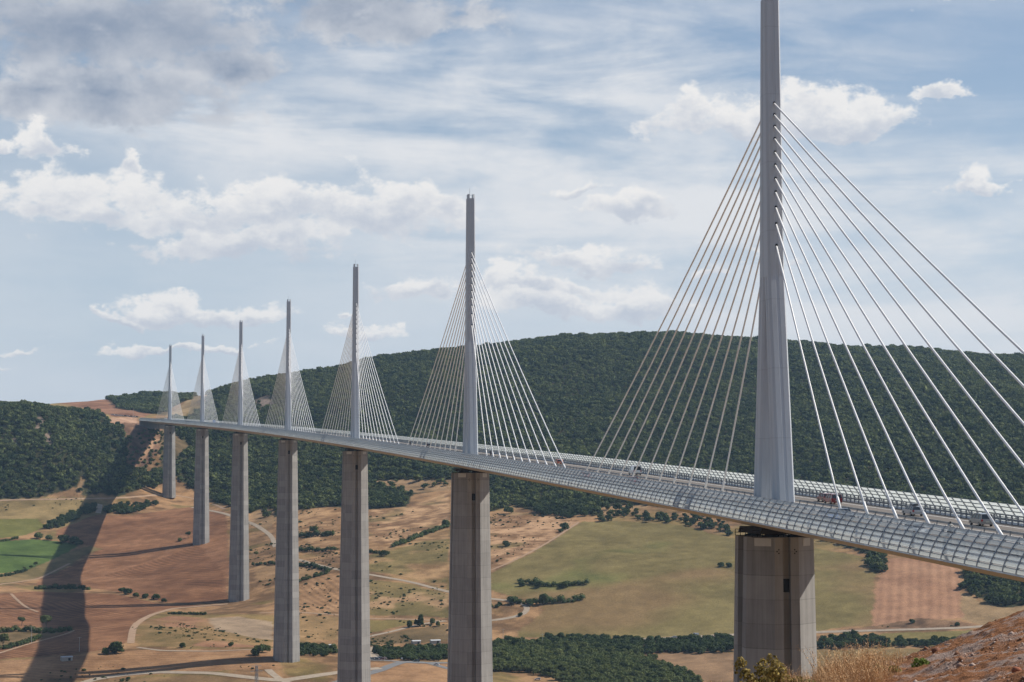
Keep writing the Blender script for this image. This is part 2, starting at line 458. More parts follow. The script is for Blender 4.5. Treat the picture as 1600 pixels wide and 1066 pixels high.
# ------------------------------------------------------------------ ground colours
# albedo is painted per field: each polygon lists corners as seen in the photograph, dropped on to the land
L0 = len(LAX)
base = np.zeros(GX.shape + (3,)); 
def setc(mask, c):
    base[mask] = np.asarray(c)[None, :] if np.ndim(c) == 1 else c[mask]
n_a = fbm(GX / 90, GY / 90, 5, 11, .6); n_b = fbm(GX / 25, GY / 25, 4, 23, .6); n_c = fbm(GX / 8, GY / 8, 3, 31, .6)
def tones(c0, c1, wa=1.6, wb=1.6, wc=1.2, bias=.5):
    t = np.clip(bias + wa * n_a + wb * n_b + wc * n_c, 0, 1)[..., None]
    return np.asarray(c0) * (1 - t) + np.asarray(c1) * t
TAN = tones((.18, .112, .06), (.38, .24, .128), 1.2, 2.0, 1.8)
base[:] = TAN
ol = np.clip((fbm(GX / 60, GY / 60, 4, 51) - .06) * 9, 0, 1)[..., None]
base[:] = base * (1 - .75 * ol) + tones((.16, .135, .05), (.24, .19, .075)) * .75 * ol
fur = np.zeros(GX.shape); famp = np.zeros(GX.shape)
WXn = GX + 5 * fbm(GX / 18, GY / 18, 3, 77) ; WYn = GY + 5 * fbm(GX / 18, GY / 18, 3, 91)
def dens(pts, step=14, closed=True):
    out = []
    n = len(pts)
    for i in range(n if closed else n - 1):
        a = np.array(pts[i], float); b = np.array(pts[(i + 1) % n], float)
        k = max(1, int(np.hypot(*(b - a)) / step))
        out += [tuple(a + (b - a) * j / k) for j in range(k)]
    if not closed: out.append(tuple(pts[-1]))
    return np.array(out)
def drop(pts, closed=True, step=14):
    d = dens(pts, step, closed)
    x, y, z = hits(d[:, 0], d[:, 1])
    return np.stack([x, y, z], 1)
def inside(px, py, poly):
    """even-odd test of many points against one polygon (bounding box first)"""
    x0, x1, y0, y1 = poly[:, 0].min(), poly[:, 0].max(), poly[:, 1].min(), poly[:, 1].max()
    box = (px > x0) & (px < x1) & (py > y0) & (py < y1)
    res = np.zeros(px.shape, bool)
    qx = px[box]; qy = py[box]; r = np.zeros(qx.shape, bool)
    xj, yj = poly[-1, 0], poly[-1, 1]
    for xi, yi in poly[:, :2]:
        c = ((yi > qy) != (yj > qy)) & (qx < (xj - xi) * (qy - yi) / (yj - yi + 1e-12) + xi)
        r ^= c; xj, yj = xi, yi
    res[box] = r
    return res
def field(pts, c0, c1, furrow=None, wa=1.2, wb=1.2, wc=.8, bias=.5, amp=.5, mixn=None):
    poly = drop(pts)
    m = inside(WXn, WYn, poly)
    c = tones(c0, c1, wa, wb, wc, bias)
    if mixn is not None:      # patches of a second growth
        c2a, c2b, thr, sc_, sd_ = mixn
        k = np.clip((fbm(GX / sc_, GY / sc_, 4, sd_) - thr) * 9, 0, 1)[..., None]
        c = c * (1 - k) + tones(c2a, c2b, wa, wb, wc, bias) * k
    base[m] = c[m]
    famp[m] = 0
    if furrow is not None:
        ang, per, bend = furrow
        co = (GX * math.cos(ang) + GY * math.sin(ang) + bend * fbm(GX / 160, GY / 160, 2, 7) * 60) / per
        fur[m] = co[m]; famp[m] = amp
    return m, poly
BRN0, BRN1 = (.185, .092, .048), (.30, .158, .085)
# left: tracks, pastures and ploughland
field([(-40, 782), (60, 778), (150, 776), (175, 790), (158, 803), (90, 828), (60, 812), (-40, 812)], (.20, .155, .07), (.33, .25, .12))
field([(-40, 811), (58, 811), (72, 822), (40, 836), (-40, 846)], (.12, .135, .035), (.19, .185, .06), None, .8, .6, .5)
field([(-40, 849), (50, 843), (90, 846), (125, 850), (105, 864), (60, 883), (40, 892), (-40, 900)], (.070, .125, .032), (.12, .18, .05), None, .8, .6, .5)
field([(60, 883), (105, 864), (150, 850), (160, 858), (130, 868), (95, 893), (60, 902), (-40, 925), (-40, 903), (35, 893)], (.17, .14, .06), (.27, .20, .10))
field([(88, 828), (150, 805), (205, 806), (240, 800), (300, 792), (356, 800), (357, 860), (356, 942), (262, 942), (185, 925), (130, 917), (55, 918), (60, 902), (95, 893), (160, 858), (130, 850), (85, 838)],
      BRN0, (.33, .18, .10), (1.15, 5.5, 1.0), amp=.6)
field([(160, 900), (260, 870), (310, 850), (350, 900), (350, 925), (250, 905)], (.16, .078, .04), (.26, .135, .072), (.5, 6.5, 1.5), amp=.6)
field([(-40, 930), (55, 924), (185, 929), (262, 946), (355, 946), (270, 950), (218, 968), (195, 1004), (170, 1015), (110, 1022), (-40, 1033)], (.17, .083, .045), (.27, .145, .08), (.7, 5.5, 1.2), amp=.6)
field([(-40, 985), (60, 980), (112, 985), (60, 1000), (-40, 1022)], (.13, .10, .05), (.24, .17, .09))
field([(212, 972), (270, 962), (332, 966), (350, 985), (425, 1000), (425, 1012), (215, 1010), (205, 995)], (.15, .125, .05), (.30, .20, .10), mixn=((.28, .15, .09), (.34, .2, .12), .05, 40, 3))
field([(325, 966), (372, 964), (425, 972), (425, 1000), (392, 996), (336, 984)], (.27, .21, .15), (.36, .28, .20))
field([(-40, 1037), (110, 1024), (215, 1016), (440, 1013), (440, 1045), (300, 1050), (150, 1060), (-40, 1064)], (.27, .155, .082), (.40, .25, .14), (1.3, 6, .5), amp=.2)
field([(-40, 1070), (150, 1064), (300, 1055), (420, 1066), (420, 1085), (-40, 1085)], (.22, .15, .08), (.34, .23, .12))
# between the piers
GOLD0, GOLD1 = (.25, .15, .075), (.46, .30, .165)
field([(350, 800), (420, 785), (530, 795), (700, 790), (700, 850), (600, 870), (520, 862), (420, 822), (360, 830)], GOLD0, GOLD1, None, 1.4, 2.4, 2.2)
field([(575, 795), (640, 790), (700, 770), (700, 820), (620, 850), (575, 845)], (.25, .15, .08), (.52, .345, .20), None, 1.6, 2.6, 2.6, mixn=((.17, .13, .06), (.26, .19, .09), .06, 45, 8))
field([(575, 868), (615, 852), (700, 820), (700, 922), (640, 902), (575, 892)], (.25, .16, .08), (.42, .28, .15), None, 1.4, 2.2, 2.0, mixn=((.15, .125, .05), (.22, .175, .075), .03, 50, 9))
field([(575, 905), (640, 912), (700, 930), (700, 965), (575, 960)], (.16, .135, .055), (.25, .19, .085), mixn=((.38, .25, .14), (.48, .33, .19), .03, 40, 10))
field([(466, 915), (500, 900), (522, 895), (575, 905), (575, 958), (466, 955)], (.28, .17, .09), (.40, .25, .14), (.3, 6, .4), amp=.4)
field([(466, 884), (510, 890), (500, 898), (466, 908), (400, 905), (400, 884)], (.29, .19, .10), (.42, .28, .16))
field([(466, 962), (530, 965), (530, 1000), (466, 1000)], (.20, .15, .065), (.36, .24, .125))
field([(575, 968), (650, 968), (640, 976), (575, 990)], (.17, .145, .055), (.25, .20, .08))
field([(575, 998), (640, 984), (700, 975), (700, 1002), (575, 1008)], (.14, .105, .055), (.21, .15, .08))
field([(520, 1060), (575, 1035), (700, 1035), (700, 1085), (500, 1085)], (.27, .16, .085), (.40, .25, .14))
field([(765, 820), (800, 800), (880, 808), (905, 815), (860, 848), (765, 895)], (.25, .15, .08), (.50, .33, .20), None, 1.6, 2.6, 2.6, mixn=((.17, .13, .06), (.26, .19, .09), .08, 40, 12))
# the large olive pasture
mbig, _ = field([(765, 897), (862, 848), (908, 815), (980, 815), (1065, 821), (1145, 842), (1272, 856), (1358, 872), (1369, 890), (1361, 976), (1272, 987), (1140, 992), (985, 998), (812, 996), (806, 988), (850, 956), (846, 946), (828, 938), (765, 922)],
      (.170, .143, .056), (.230, .194, .082), None, 1.3, 1.0, .8, mixn=((.13, .155, .05), (.17, .18, .06), .09, 130, 14))
k_ = np.clip((fbm(GX / 140, GY / 90, 3, 66) - .02) * 6, 0, 1)[..., None] * mbig[..., None] * .6
base[:] = base * (1 - k_) + np.array((.27, .175, .095)) * k_
# the pink ploughed field and its neighbours
field([(1391, 872), (1440, 872), (1498, 884), (1502, 966), (1440, 968), (1408, 973), (1362, 978), (1370, 915)], (.31, .17, .105), (.43, .26, .165), (-.357, 7.5, .12), amp=.28, wb=.6, wc=.3)
field([(1502, 925), (1540, 945), (1575, 950), (1640, 944), (1640, 1000), (1560, 985), (1502, 968)], (.25, .18, .10), (.36, .26, .15))
field([(1274, 990), (1360, 979), (1440, 966), (1500, 970), (1530, 978), (1490, 983), (1400, 986), (1280, 990)], (.12, .075, .045), (.26, .165, .10), None, 1.5, 2, 2)
field([(1340, 1006), (1380, 990), (1520, 984), (1500, 1000), (1460, 1010)], (.17, .155, .055), (.24, .20, .08))
field([(985, 1026), (1060, 1018), (1146, 1022), (1146, 1066), (1090, 1062), (1040, 1046)], (.22, .145, .085), (.33, .22, .13))
field([(1270, 1018), (1400, 1014), (1480, 1012), (1480, 1070), (1270, 1070)], (.17, .135, .06), (.26, .19, .09))
# plateau: bare red earth, straw pasture, road cutting
field([(55, 625), (130, 620), (172, 620), (172, 630), (200, 641), (240, 646), (225, 652), (170, 650), (130, 640), (90, 632)], (.20, .10, .06), (.34, .19, .12), (.9, 14, .8), wb=1.8, amp=.5)
field([(30, 630), (60, 628), (110, 633), (170, 648), (172, 655), (110, 655), (60, 644), (25, 636)], (.22, .17, .075), (.34, .26, .12))
field([(172, 652), (215, 652), (215, 664), (185, 668), (172, 660)], (.36, .22, .15), (.50, .34, .24))
field([(245, 660), (262, 648), (290, 630), (310, 618), (318, 622), (300, 638), (285, 655)], (.34, .25, .14), (.44, .33, .19))
# the earth scar under the end of the deck
field([(188, 664), (215, 660), (262, 672), (262, 700), (240, 712), (228, 728), (208, 735), (196, 715), (205, 690)], (.13, .08, .055), (.24, .15, .10), None, 2, 2.4, 2.4)
field([(236, 685), (250, 688), (235, 705), (222, 722), (216, 718), (228, 700)], (.32, .20, .13), (.44, .29, .19))


def wood(front, back_D):
    """front edge as seen in the photograph, back edge at the given distances"""
    f = drop(front, False)
    b = []
    for px, D in back_D:
        L = (px - 800) / FPX * D; x, y = XY(L, D); b.append((x, y, 0))
    return np.concatenate([f, np.array(b)])
field([(255, 655), (300, 690), (300, 712), (262, 742), (250, 742), (250, 700)], (.06, .055, .03), (.15, .11, .06), None, 2, 2.4, 2.4)
field([(248, 655), (268, 650), (300, 690), (275, 700), (262, 690)], (.06, .055, .03), (.15, .11, .06), None, 2, 2.4, 2.4)
W_HILL = wood([(262, 668), (300, 700), (262, 738), (330, 782), (352, 790), (372, 795), (420, 812), (470, 796), (522, 792), (576, 796), (600, 794), (634, 792), (645, 772), (700, 765), (735, 768), (768, 800), (800, 790), (830, 796), (880, 797),
                (930, 806), (985, 806), (1010, 790), (1090, 800), (1150, 815), (1272, 838), (1356, 866), (1370, 895), (1384, 868), (1400, 858), (1450, 860), (1500, 880), (1508, 922), (1545, 944), (1575, 950), (1700, 935), (2000, 930)],
               [(2100, 2500), (1900, 3300), (1300, 3350), (800, 3350), (500, 3350), (330, 3400), (325, 3000), (322, 2850), (285, 2780)])
W_BLUFF = wood([(-260, 780), (0, 781), (60, 778), (118, 762), (130, 775), (160, 772), (185, 776), (215, 765), (262, 752), (250, 730), (232, 738), (204, 730), (192, 712), (202, 690), (188, 668), (172, 664)],
               [(150, 2535), (105, 2530), (50, 2545), (0, 2560), (-260, 2560)])
W_TOP = wood([(170, 625), (185, 638), (215, 644), (252, 648), (262, 640), (300, 622), (330, 612)], [(335, 3380), (250, 3600), (168, 3600)])
floor_c = tones((.030, .040, .018), (.075, .070, .035))
for P in (W_HILL, W_BLUFF, W_TOP):
    m = inside(WXn, WYn, P); base[m] = floor_c[m]; famp[m] = 0
# bare places in the woods
CLEAR = [drop(p) for p in ([(575, 752), (640, 750), (700, 748), (735, 755), (700, 766), (650, 770), (600, 768)], [(395, 800), (425, 790), (432, 812), (420, 825), (395, 822)],
                           [(930, 796), (960, 788), (1010, 790), (1020, 800), (985, 806), (945, 806)], [(118, 762), (128, 745), (133, 748), (128, 770)])]
for P in CLEAR:
    m = inside(WXn, WYn, P); base[m] = tones((.22, .15, .08), (.38, .26, .15))[m]
ROCKS = [drop(p) for p in ([(54, 653), (67, 651), (72, 666), (62, 675), (55, 668)], [(69, 678), (82, 676), (83, 697), (73, 699)], [(18, 684), (24, 682), (26, 697), (19, 700)], [(398, 624), (418, 618), (430, 634), (408, 646), (398, 638)], [(120, 655), (150, 657), (160, 664), (130, 662)])]
for P in ROCKS:
    m = inside(WXn, WYn, P); base[m] = tones((.13, .105, .09), (.30, .24, .20))[m]
CLEAR += ROCKS

V = np.stack([GX, GY, GZ], -1).reshape(-1, 3)
i = np.arange(len(FAX) - 1)[:, None] * L0 + np.arange(L0 - 1)[None]
Fq = np.stack([i, i + 1, i + 1 + L0, i + L0], -1).reshape(-1, 4)
gm = bpy.data.materials.new('ground'); gm.use_nodes = True
t = NT(gm.node_tree); b = t.n['Principled BSDF']
b.inputs['Roughness'].default_value = .95; b.inputs['Specular IOR Level'].default_value = .1
at = t.node('ShaderNodeAttribute', attribute_name='albedo'); fa = t.node('ShaderNodeAttribute', attribute_name='furrow'); fp = t.node('ShaderNodeAttribute', attribute_name='furrow_depth')
tc = t.node('ShaderNodeTexCoord')
g1 = t.noise(tc.outputs['Object'], .55, 6, .75); g2 = t.noise(tc.outputs['Object'], .12, 5, .6)
fn = t.noise(tc.outputs['Object'], .35, 3, .6)
wv = t.m('SINE', t.m('MULTIPLY', t.m('ADD', fa.outputs['Fac'], t.m('MULTIPLY', fn, .12)), 6.2832))
wv = t.m('MULTIPLY', t.m('MULTIPLY', wv, fp.outputs['Fac']), t.ramp(t.noise(tc.outputs['Object'], .02, 2, .5), .3, .7, .65, 1.0))
k = t.m('ADD', .25, t.m('ADD', t.m('MULTIPLY', g1, 1.2), t.m('MULTIPLY', g2, .3)))
k = t.m('ADD', k, t.m('MULTIPLY', wv, .42))
vm_ = t.node('ShaderNodeVectorMath', operation='SCALE'); t.l.new(at.outputs['Color'], vm_.inputs[0]); t.l.new(k, vm_.inputs['Scale'])
t.l.new(vm_.outputs[0], b.inputs['Base Color'])
bpn = t.node('ShaderNodeBump'); bpn.inputs['Strength'].default_value = .5; bpn.inputs['Distance'].default_value = 1.0
t.l.new(g1, bpn.inputs['Height']); t.l.new(bpn.outputs[0], b.inputs['Normal'])
gme = mesh_np('ground', V, Fq, [gm], smooth=True)
base *= np.array((.89, .83, .76)); base *= (1 + .35 * n_c + .3 * n_b)[..., None]
a = gme.attributes.new('albedo', 'FLOAT_COLOR', 'POINT')
a.data.foreach_set('color', np.concatenate([base.reshape(-1, 3), np.ones((len(V), 1))], 1).astype(np.float32).ravel())
for nm, arr in (('furrow', fur), ('furrow_depth', famp)):
    a = gme.attributes.new(nm, 'FLOAT', 'POINT'); a.data.foreach_set('value', arr.astype(np.float32).ravel())
tag(add('ground', gme), 'dry farmed valley floor and slopes with brown and olive fields', kind='structure')

# ------------------------------------------------------------------ roads and tracks
M_grav = noisy('pale_gravel', (.30, .235, .17), base2=(.40, .33, .25), scale=.35, rough=.95)
M_tarm = noisy('tarmac', (.15, .15, .15), base2=(.21, .205, .20), scale=.4, rough=.9)
M_earth = noisy('track_earth', (.31, .20, .125), base2=(.42, .29, .19), scale=.3, rough=.95)
M_paint = noisy('white_paint', (.70, .70, .68), .06, 2.0)
def path_pts(pts, step=3.0, px=True):
    P = drop(pts, False, 6) if px else np.array(pts, float)
    # smooth and resample by length
    for _ in range(3):
        P[1:-1] = (P[:-2] + 2 * P[1:-1] + P[2:]) / 4
    d = np.concatenate([[0], np.cumsum(np.hypot(*np.diff(P[:, :2], axis=0).T))])
    u = np.arange(0, d[-1], step)
    return np.interp(u, d, P[:, 0]), np.interp(u, d, P[:, 1])
def strip(name, pts, width, m, lift=.18, label=None, px=True, off=0.0, dash=None, parent=None):
    x, y = path_pts(pts, 3.0, px)
    tx = np.gradient(x); ty = np.gradient(y); n = np.hypot(tx, ty); nx, ny = -ty / n, tx / n
    V = []; F = []
    ks = np.linspace(-.5, .5, 4)
    zc = [HG(x + nx * (off + k * width), y + ny * (off + k * width)) for k in ks]
    for j, k in enumerate(ks):
        V.append(np.stack([x + nx * (off + k * width), y + ny * (off + k * width), zc[j] + lift], 1))
    V = np.stack(V, 1).reshape(-1, 3); q = 4
    for i in range(len(x) - 1):
        if dash and (i % dash[1]) >= dash[0]: continue
        for k in range(3): F.append((i * q + k, i * q + k + 1, (i + 1) * q + k + 1, (i + 1) * q + k))
    o = add(name, mesh_np(name, V, np.array(F), [m], True), parent)
    return tag(o, label, kind='structure')
strip('gravel_road', [(60, 1090), (150, 1061), (200, 1054), (250, 1050.5), (330, 1052), (400, 1060), (440, 1064), (522, 1052), (560, 1047), (600, 1044)], 6.0, M_grav)
strip('dirt_track', [(356, 944), (270, 951), (232, 962), (208, 978), (204, 1006)], 5.0, M_earth)
strip('dirt_track', [(112, 985), (122, 984), (100, 992), (50, 1005), (-30, 1030)], 2.6, M_earth)
strip('dirt_track', [(17, 928), (28, 940), (42, 950), (60, 957)], 2.5, M_earth)
strip('dirt_track', [(-40, 783), (40, 781), (120, 780), (200, 778), (262, 772), (300, 778), (352, 796)], 3.0, M_earth)
strip('dirt_track', [(156, 788), (157, 796), (153, 803)], 6.0, M_grav)
strip('dirt_track', [(-30, 918), (60, 905), (110, 880)], 3.0, M_earth)
strip('asphalt_road', [(300, 793), (350, 802), (400, 821), (428, 839), (430, 855)], 4.5, M_grav)
strip('asphalt_road', [(455, 872), (500, 884), (530, 891), (577, 898), (640, 909), (700, 925), (765, 936), (800, 939), (822, 944), (830, 952), (818, 961), (790, 967), (750, 972)], 4.5, M_grav)
strip('dirt_track', [(405, 958), (465, 957), (530, 961), (577, 967), (640, 968), (700, 971)], 2.6, M_earth)
strip('dirt_track', [(570, 996), (605, 989), (636, 981), (660, 975), (700, 970)], 3.2, M_grav)
strip('dirt_track', [(765, 892), (800, 878), (850, 852), (905, 816)], 2.2, M_earth)
strip('asphalt_road', [(985, 1000), (1060, 996.5), (1140, 992.5), (1210, 990), (1280, 988), (1350, 986), (1420, 984), (1500, 981.5), (1560, 977)], 6.0, M_grav)
strip('asphalt_road', [(500, 1075), (560, 1057), (590, 1049), (610, 1042), (620, 1036), (640, 1034), (665, 1035), (700, 1045), (740, 1055)], 6.5, M_tarm)
strip('asphalt_road', [(560, 1031), (600, 1032), (645, 1036), (675, 1036), (720, 1036)], 7.0, M_tarm)
strip('asphalt_road', [(592, 1031), (582, 1024), (576, 1017), (580, 1012), (592, 1011)], 8.0, M_grav)
strip('asphalt_road', [(575, 1013), (610, 1014), (700, 1013)], 6.0, M_grav)
strip('farm_lane', [(215, 1012), (250, 1017), (330, 1018), (400, 1015), (450, 1014)], 3.0, M_grav)
strip('service_road', [(500, 1082), (446, 1066), (424, 1054), (418, 1046)], 5.0, M_grav)

# ------------------------------------------------------------------ the viaduct
def steel(name, base, rough=.45, var=.06):
    return noisy(name, base, var * .6, .25, rough, 0.0, .4, (1, 1, .1), detail=2)
M_mast = steel('mast_steel', (.52, .55, .58))
t = NT(M_mast.node_tree); b = t.n['Principled BSDF']; lk = b.inputs['Base Color'].links[0]; src_ = lk.from_socket
tc = t.node('ShaderNodeTexCoord'); sx = t.node('ShaderNodeSeparateXYZ'); t.l.new(tc.outputs['Object'], sx.inputs[0])
jn_ = t.m('LESS_THAN', t.m('FRACT', t.m('DIVIDE', t.m('ADD', sx.outputs[2], 1.0), 11.66)), .012)
mp_ = t.node('ShaderNodeMapping'); mp_.inputs['Scale'].default_value = (2.2, 2.2, .05); t.l.new(tc.outputs['Object'], mp_.inputs[0])
sk_ = t.ramp(t.noise(mp_.outputs[0], 1.0, 4, .6), .45, .75)
c_ = t.mix(t.m('MULTIPLY', sk_, .22), src_, (.30, .30, .29)); t.l.new(t.mix(t.m('MULTIPLY', jn_, .2), c_, (.22, .22, .22)), b.inputs['Base Color'])
M_deck = steel('deck_steel', (.36, .34, .31))
M_white = steel('white_fairing', (.86, .87, .87), .4)
M_cable = steel('cable_sheath', (.88, .87, .85), .4, .03)
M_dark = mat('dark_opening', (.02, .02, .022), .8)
M_galv = steel('galvanised', (.21, .225, .24), .5)
M_rail = steel('screen_rail_steel', (.30, .31, .32), .5)
M_post = steel('post_steel', (.33, .345, .36), .5)
M_road = noisy('road_asphalt', (.135, .12, .105), .18, .5, .9, stretch=(3, .08, 1), base2=(.20, .175, .155))
M_beige = noisy('shoulder', (.30, .27, .24), .15, .5, .9)
# clear acrylic slats of the wind screen, dusty white
M_acr = bpy.data.materials.new('acrylic'); M_acr.use_nodes = True
t = NT(M_acr.node_tree); b = t.n['Principled BSDF']
b.inputs['Base Color'].default_value = (.86, .88, .89, 1); b.inputs['Roughness'].default_value = .25
tr = t.node('ShaderNodeBsdfTransparent'); tr.inputs[0].default_value = (.93, .95, .95, 1)
mx = t.node('ShaderNodeMixShader'); mx.inputs[0].default_value = .40
tl = t.node('ShaderNodeBsdfTranslucent'); tl.inputs[0].default_value = (.90, .93, .91, 1)
m2 = t.node('ShaderNodeMixShader'); m2.inputs[0].default_value = .65; t.l.new(b.outputs[0], m2.inputs[1]); t.l.new(tl.outputs[0], m2.inputs[2])
t.l.new(tr.outputs[0], mx.inputs[1]); t.l.new(m2.outputs[0], mx.inputs[2]); t.l.new(mx.outputs[0], t.n['Material Output'].inputs[0])
# concrete: pours of about four metres, board marks and run-off streaks
M_conc = bpy.data.materials.new('concrete'); M_conc.use_nodes = True
t = NT(M_conc.node_tree); b = t.n['Principled BSDF']; b.inputs['Roughness'].default_value = .85; b.inputs['Specular IOR Level'].default_value = .2
tc = t.node('ShaderNodeTexCoord'); sx = t.node('ShaderNodeSeparateXYZ'); t.l.new(tc.outputs['Object'], sx.inputs[0])
lift = t.m('DIVIDE', sx.outputs[2], 4.0)
wn = t.node('ShaderNodeTexWhiteNoise', noise_dimensions='2D')
oi = t.node('ShaderNodeObjectInfo')
geo = t.node('ShaderNodeNewGeometry')
nz = t.node('ShaderNodeSeparateXYZ'); t.l.new(geo.outputs['True Normal'], nz.inputs[0])
fid = t.m('ADD', t.m('FLOOR', t.m('MULTIPLY', nz.outputs[0], 3.0)), t.m('MULTIPLY', oi.outputs['Random'], 57.0))
t.l.new(t.xyz(t.m('FLOOR', lift), fid), wn.inputs['Vector'])
joint = t.m('LESS_THAN', t.m('FRACT', lift), .035)
st = t.node('ShaderNodeMapping'); st.inputs['Scale'].default_value = (1.3, 1.3, .045); t.l.new(tc.outputs['Object'], st.inputs[0])
streak = t.noise(st.outputs[0], 1.0, 6, .62)
cloud = t.noise(tc.outputs['Object'], .35, 5, .6)
brd = t.m('FRACT', t.m('MULTIPLY', t.m('ADD', sx.outputs[0], t.m('MULTIPLY', sx.outputs[1], .7)), 1.6))
k = t.m('ADD', .26, t.m('ADD', t.m('MULTIPLY', wn.outputs[0], .22), t.m('ADD', t.m('MULTIPLY', streak, .75), t.m('MULTIPLY', cloud, .26))))
k = t.m('SUBTRACT', k, t.m('MULTIPLY', joint, .16))
k = t.m('SUBTRACT', k, t.m('MULTIPLY', t.m('LESS_THAN', brd, .05), .03))
vm_ = t.node('ShaderNodeVectorMath', operation='SCALE'); vm_.inputs[0].default_value = (.35, .338, .318); t.l.new(k, vm_.inputs['Scale'])
t.l.new(vm_.outputs[0], b.inputs['Base Color'])

S0, S1 = -204.0, 2256.0
def BP(s, u, z):
    """point on the bridge: chainage s, offset u to the west, height z over the road"""
    c = deck(s); a = s / RB
    return np.array([c[0] + math.cos(a) * u, c[1] + math.sin(a) * u, c[2] + z])
viaduct = empty('viaduct', (0, 0, 0), 0, 'tall multi-span cable-stayed motorway viaduct with seven concrete piers and white stays over the valley', 'viaduct')
def rail_s(a, b, st):
    n = max(1, int(round((b - a) / st))); return [a + (b - a) * i / n for i in range(n + 1)]
STN = rail_s(S0, S1, 12.0)
def sweep(name, prof, m, parent, ss=STN, closed=True, smooth=False):
    mb = MB(); mb.loft([[BP(s, u, z) for u, z in prof] for s in ss], 0, closed, closed)
    return mb.build(name, m, parent, smooth)
deck_o = sweep('deck', [(-15.9, -.35), (-13.6, -.12), (-13.6, 0), (-2.4, 0), (-2.4, -.05), (2.4, -.05), (2.4, 0), (13.6, 0), (13.6, -.12), (15.9, -.35), (15.9, -.95), (13.2, -1.5), (8.0, -2.9), (2.6, -4.2), (-2.6, -4.2), (-8.0, -2.9), (-13.2, -1.5), (-15.9, -.95)], M_deck, viaduct)
for sg in (-1, 1):
    sweep('carriageway', [(sg * 2.45, .004), (sg * 2.45, .03), (sg * 13.2, .03), (sg * 13.2, .004)], M_road, viaduct)
    sweep('edge_marking', [(sg * 3.2, .034), (sg * 3.2, .036), (sg * 3.4, .036), (sg * 3.4, .034)], M_paint, viaduct)
    sweep('edge_marking', [(sg * 10.6, .034), (sg * 10.6, .036), (sg * 10.85, .036), (sg * 10.85, .034)], M_paint, viaduct)
    restm = MB(); s = S0 + 2; cnt = 0
    while s < 900:
        mb = MB() if (s > -115 and cnt < 48) else restm
        mb.raw([BP(s, sg * 6.9, .037), BP(s, sg * 7.08, .037), BP(s + 3, sg * 7.08, .037), BP(s + 3, sg * 6.9, .037)], [(0, 1, 2, 3)])
        if mb is not restm: mb.build('lane_marking', M_paint, viaduct); cnt += 1
        s += 13
    tag(restm.build('lane_marking', M_paint, viaduct), kind='stuff')
    # guard rails: outer with posts and three rails, inner low
    g = MB()
    rs = rail_s(S0, S1, 12)
    for z0, z1 in ((.45, .72), (.85, .95), (1.12, 1.2)):
        g.loft([[BP(s, sg * 13.45, z0), BP(s, sg * 13.53, z0), BP(s, sg * 13.53, z1), BP(s, sg * 13.45, z1)] for s in rs])
    s = S0
    while s < S1:
        if s < 760 or int(s * 10) % 2 == 0:
            a = BP(s, sg * 13.62, -.1); e = BP(s, sg * 13.55, 1.2); g.bar(a, e, .16, .22)
        s += 2.085
    g.build('guard_rail', M_galv, viaduct)
    g = MB()
    g.loft([[BP(s, sg * 2.1, .45), BP(s, sg * 2.2, .45), BP(s, sg * 2.2, .75), BP(s, sg * 2.1, .75)] for s in rs])
    s = S0
    while s < 900:
        g.bar(BP(s, sg * 2.0, -.05), BP(s, sg * 2.05, .7), .12, .12); s += 4.17
    g.build('median_rail', M_galv, viaduct)
    # wind screen: six curved clear slats between posts that lean in over the deck edge
    sweep('edge_ledge', [(sg * 13.58, .34), (sg * 13.75, .34), (sg * 13.9, .12), (sg * 13.95, -.08), (sg * 16.05, -.86), (sg * 16.2, -.98), (sg * 15.9, -1.0), (sg * 13.62, -.13)], M_white, viaduct)
    NA = 19
    arc = []
    for i in range(NA):
        q = i / (NA - 1); arc.append((16.30 - 1.95 * q ** 1.4, -.80 + 3.5 * (q - .06 * q * q) / .94))
    sc_o = empty('wind_screen'); sc_o.parent = viaduct
    pn = MB(); rl = MB()
    for r_ in range(6):
        A3 = arc[r_ * 3:r_ * 3 + 4]
        lo = tuple(np.array(A3[0]) * .78 + np.array(A3[1]) * .22); hi = tuple(np.array(A3[3]) * .62 + np.array(A3[2]) * .38)
        pr = [lo, A3[1], A3[2], hi]
        pn.loft([[BP(s, sg * u, z) for u, z in pr] + [BP(s, sg * (u + .025), z + .012) for u, z in pr[::-1]] for s in STN])
        for u, z in ((lo, hi) if r_ else (lo, hi)):
            rl.loft([[BP(s, sg * (u + a_), z + c_) for a_, c_ in ((-.025, -.02), (.03, -.02), (.03, .02), (-.025, .02))] for s in STN])
    pn.build('acrylic_slat', M_acr, sc_o)
    rl.build('screen_rail', M_rail, sc_o)
    # curved posts every 4.17 m: the nearest one by one, the rest far along the bridge as one
    pa = [arc[i] for i in range(0, NA, 2)]
    pr_out = []; pr_in = []
    for i, (u, z) in enumerate(pa):
        u0, z0 = pa[max(0, i - 1)]; u1, z1 = pa[min(len(pa) - 1, i + 1)]
        n_ = np.hypot(u1 - u0, z1 - z0); nu, nz_ = (z1 - z0) / n_, -(u1 - u0) / n_
        w_o = .07 if i < 8 else .05
        pr_out.append((u + nu * w_o + .03, z + nz_ * w_o)); pr_in.append((u - nu * (w_o + .10), z - nz_ * (w_o + .10)))
    def post(mb, s, fr):
        n = len(pr_out); V = []
        for ds in (-.085, .085):
            V += [fr(s + ds, sg * u, z) for u, z in pr_out] + [fr(s + ds, sg * u, z) for u, z in pr_in]
        F = []
        for i in range(n - 1):
            F += [(i, i + 1, n + i + 1, n + i), (2 * n + i, 3 * n + i, 3 * n + i + 1, 2 * n + i + 1), (i, 2 * n + i, 2 * n + i + 1, i + 1), (n + i, n + i + 1, 3 * n + i + 1, 3 * n + i)]
        F += [(0, n, 3 * n, 2 * n), (n - 1, 3 * n - 1, 4 * n - 1, 2 * n - 1)]
        mb.raw(V, F)
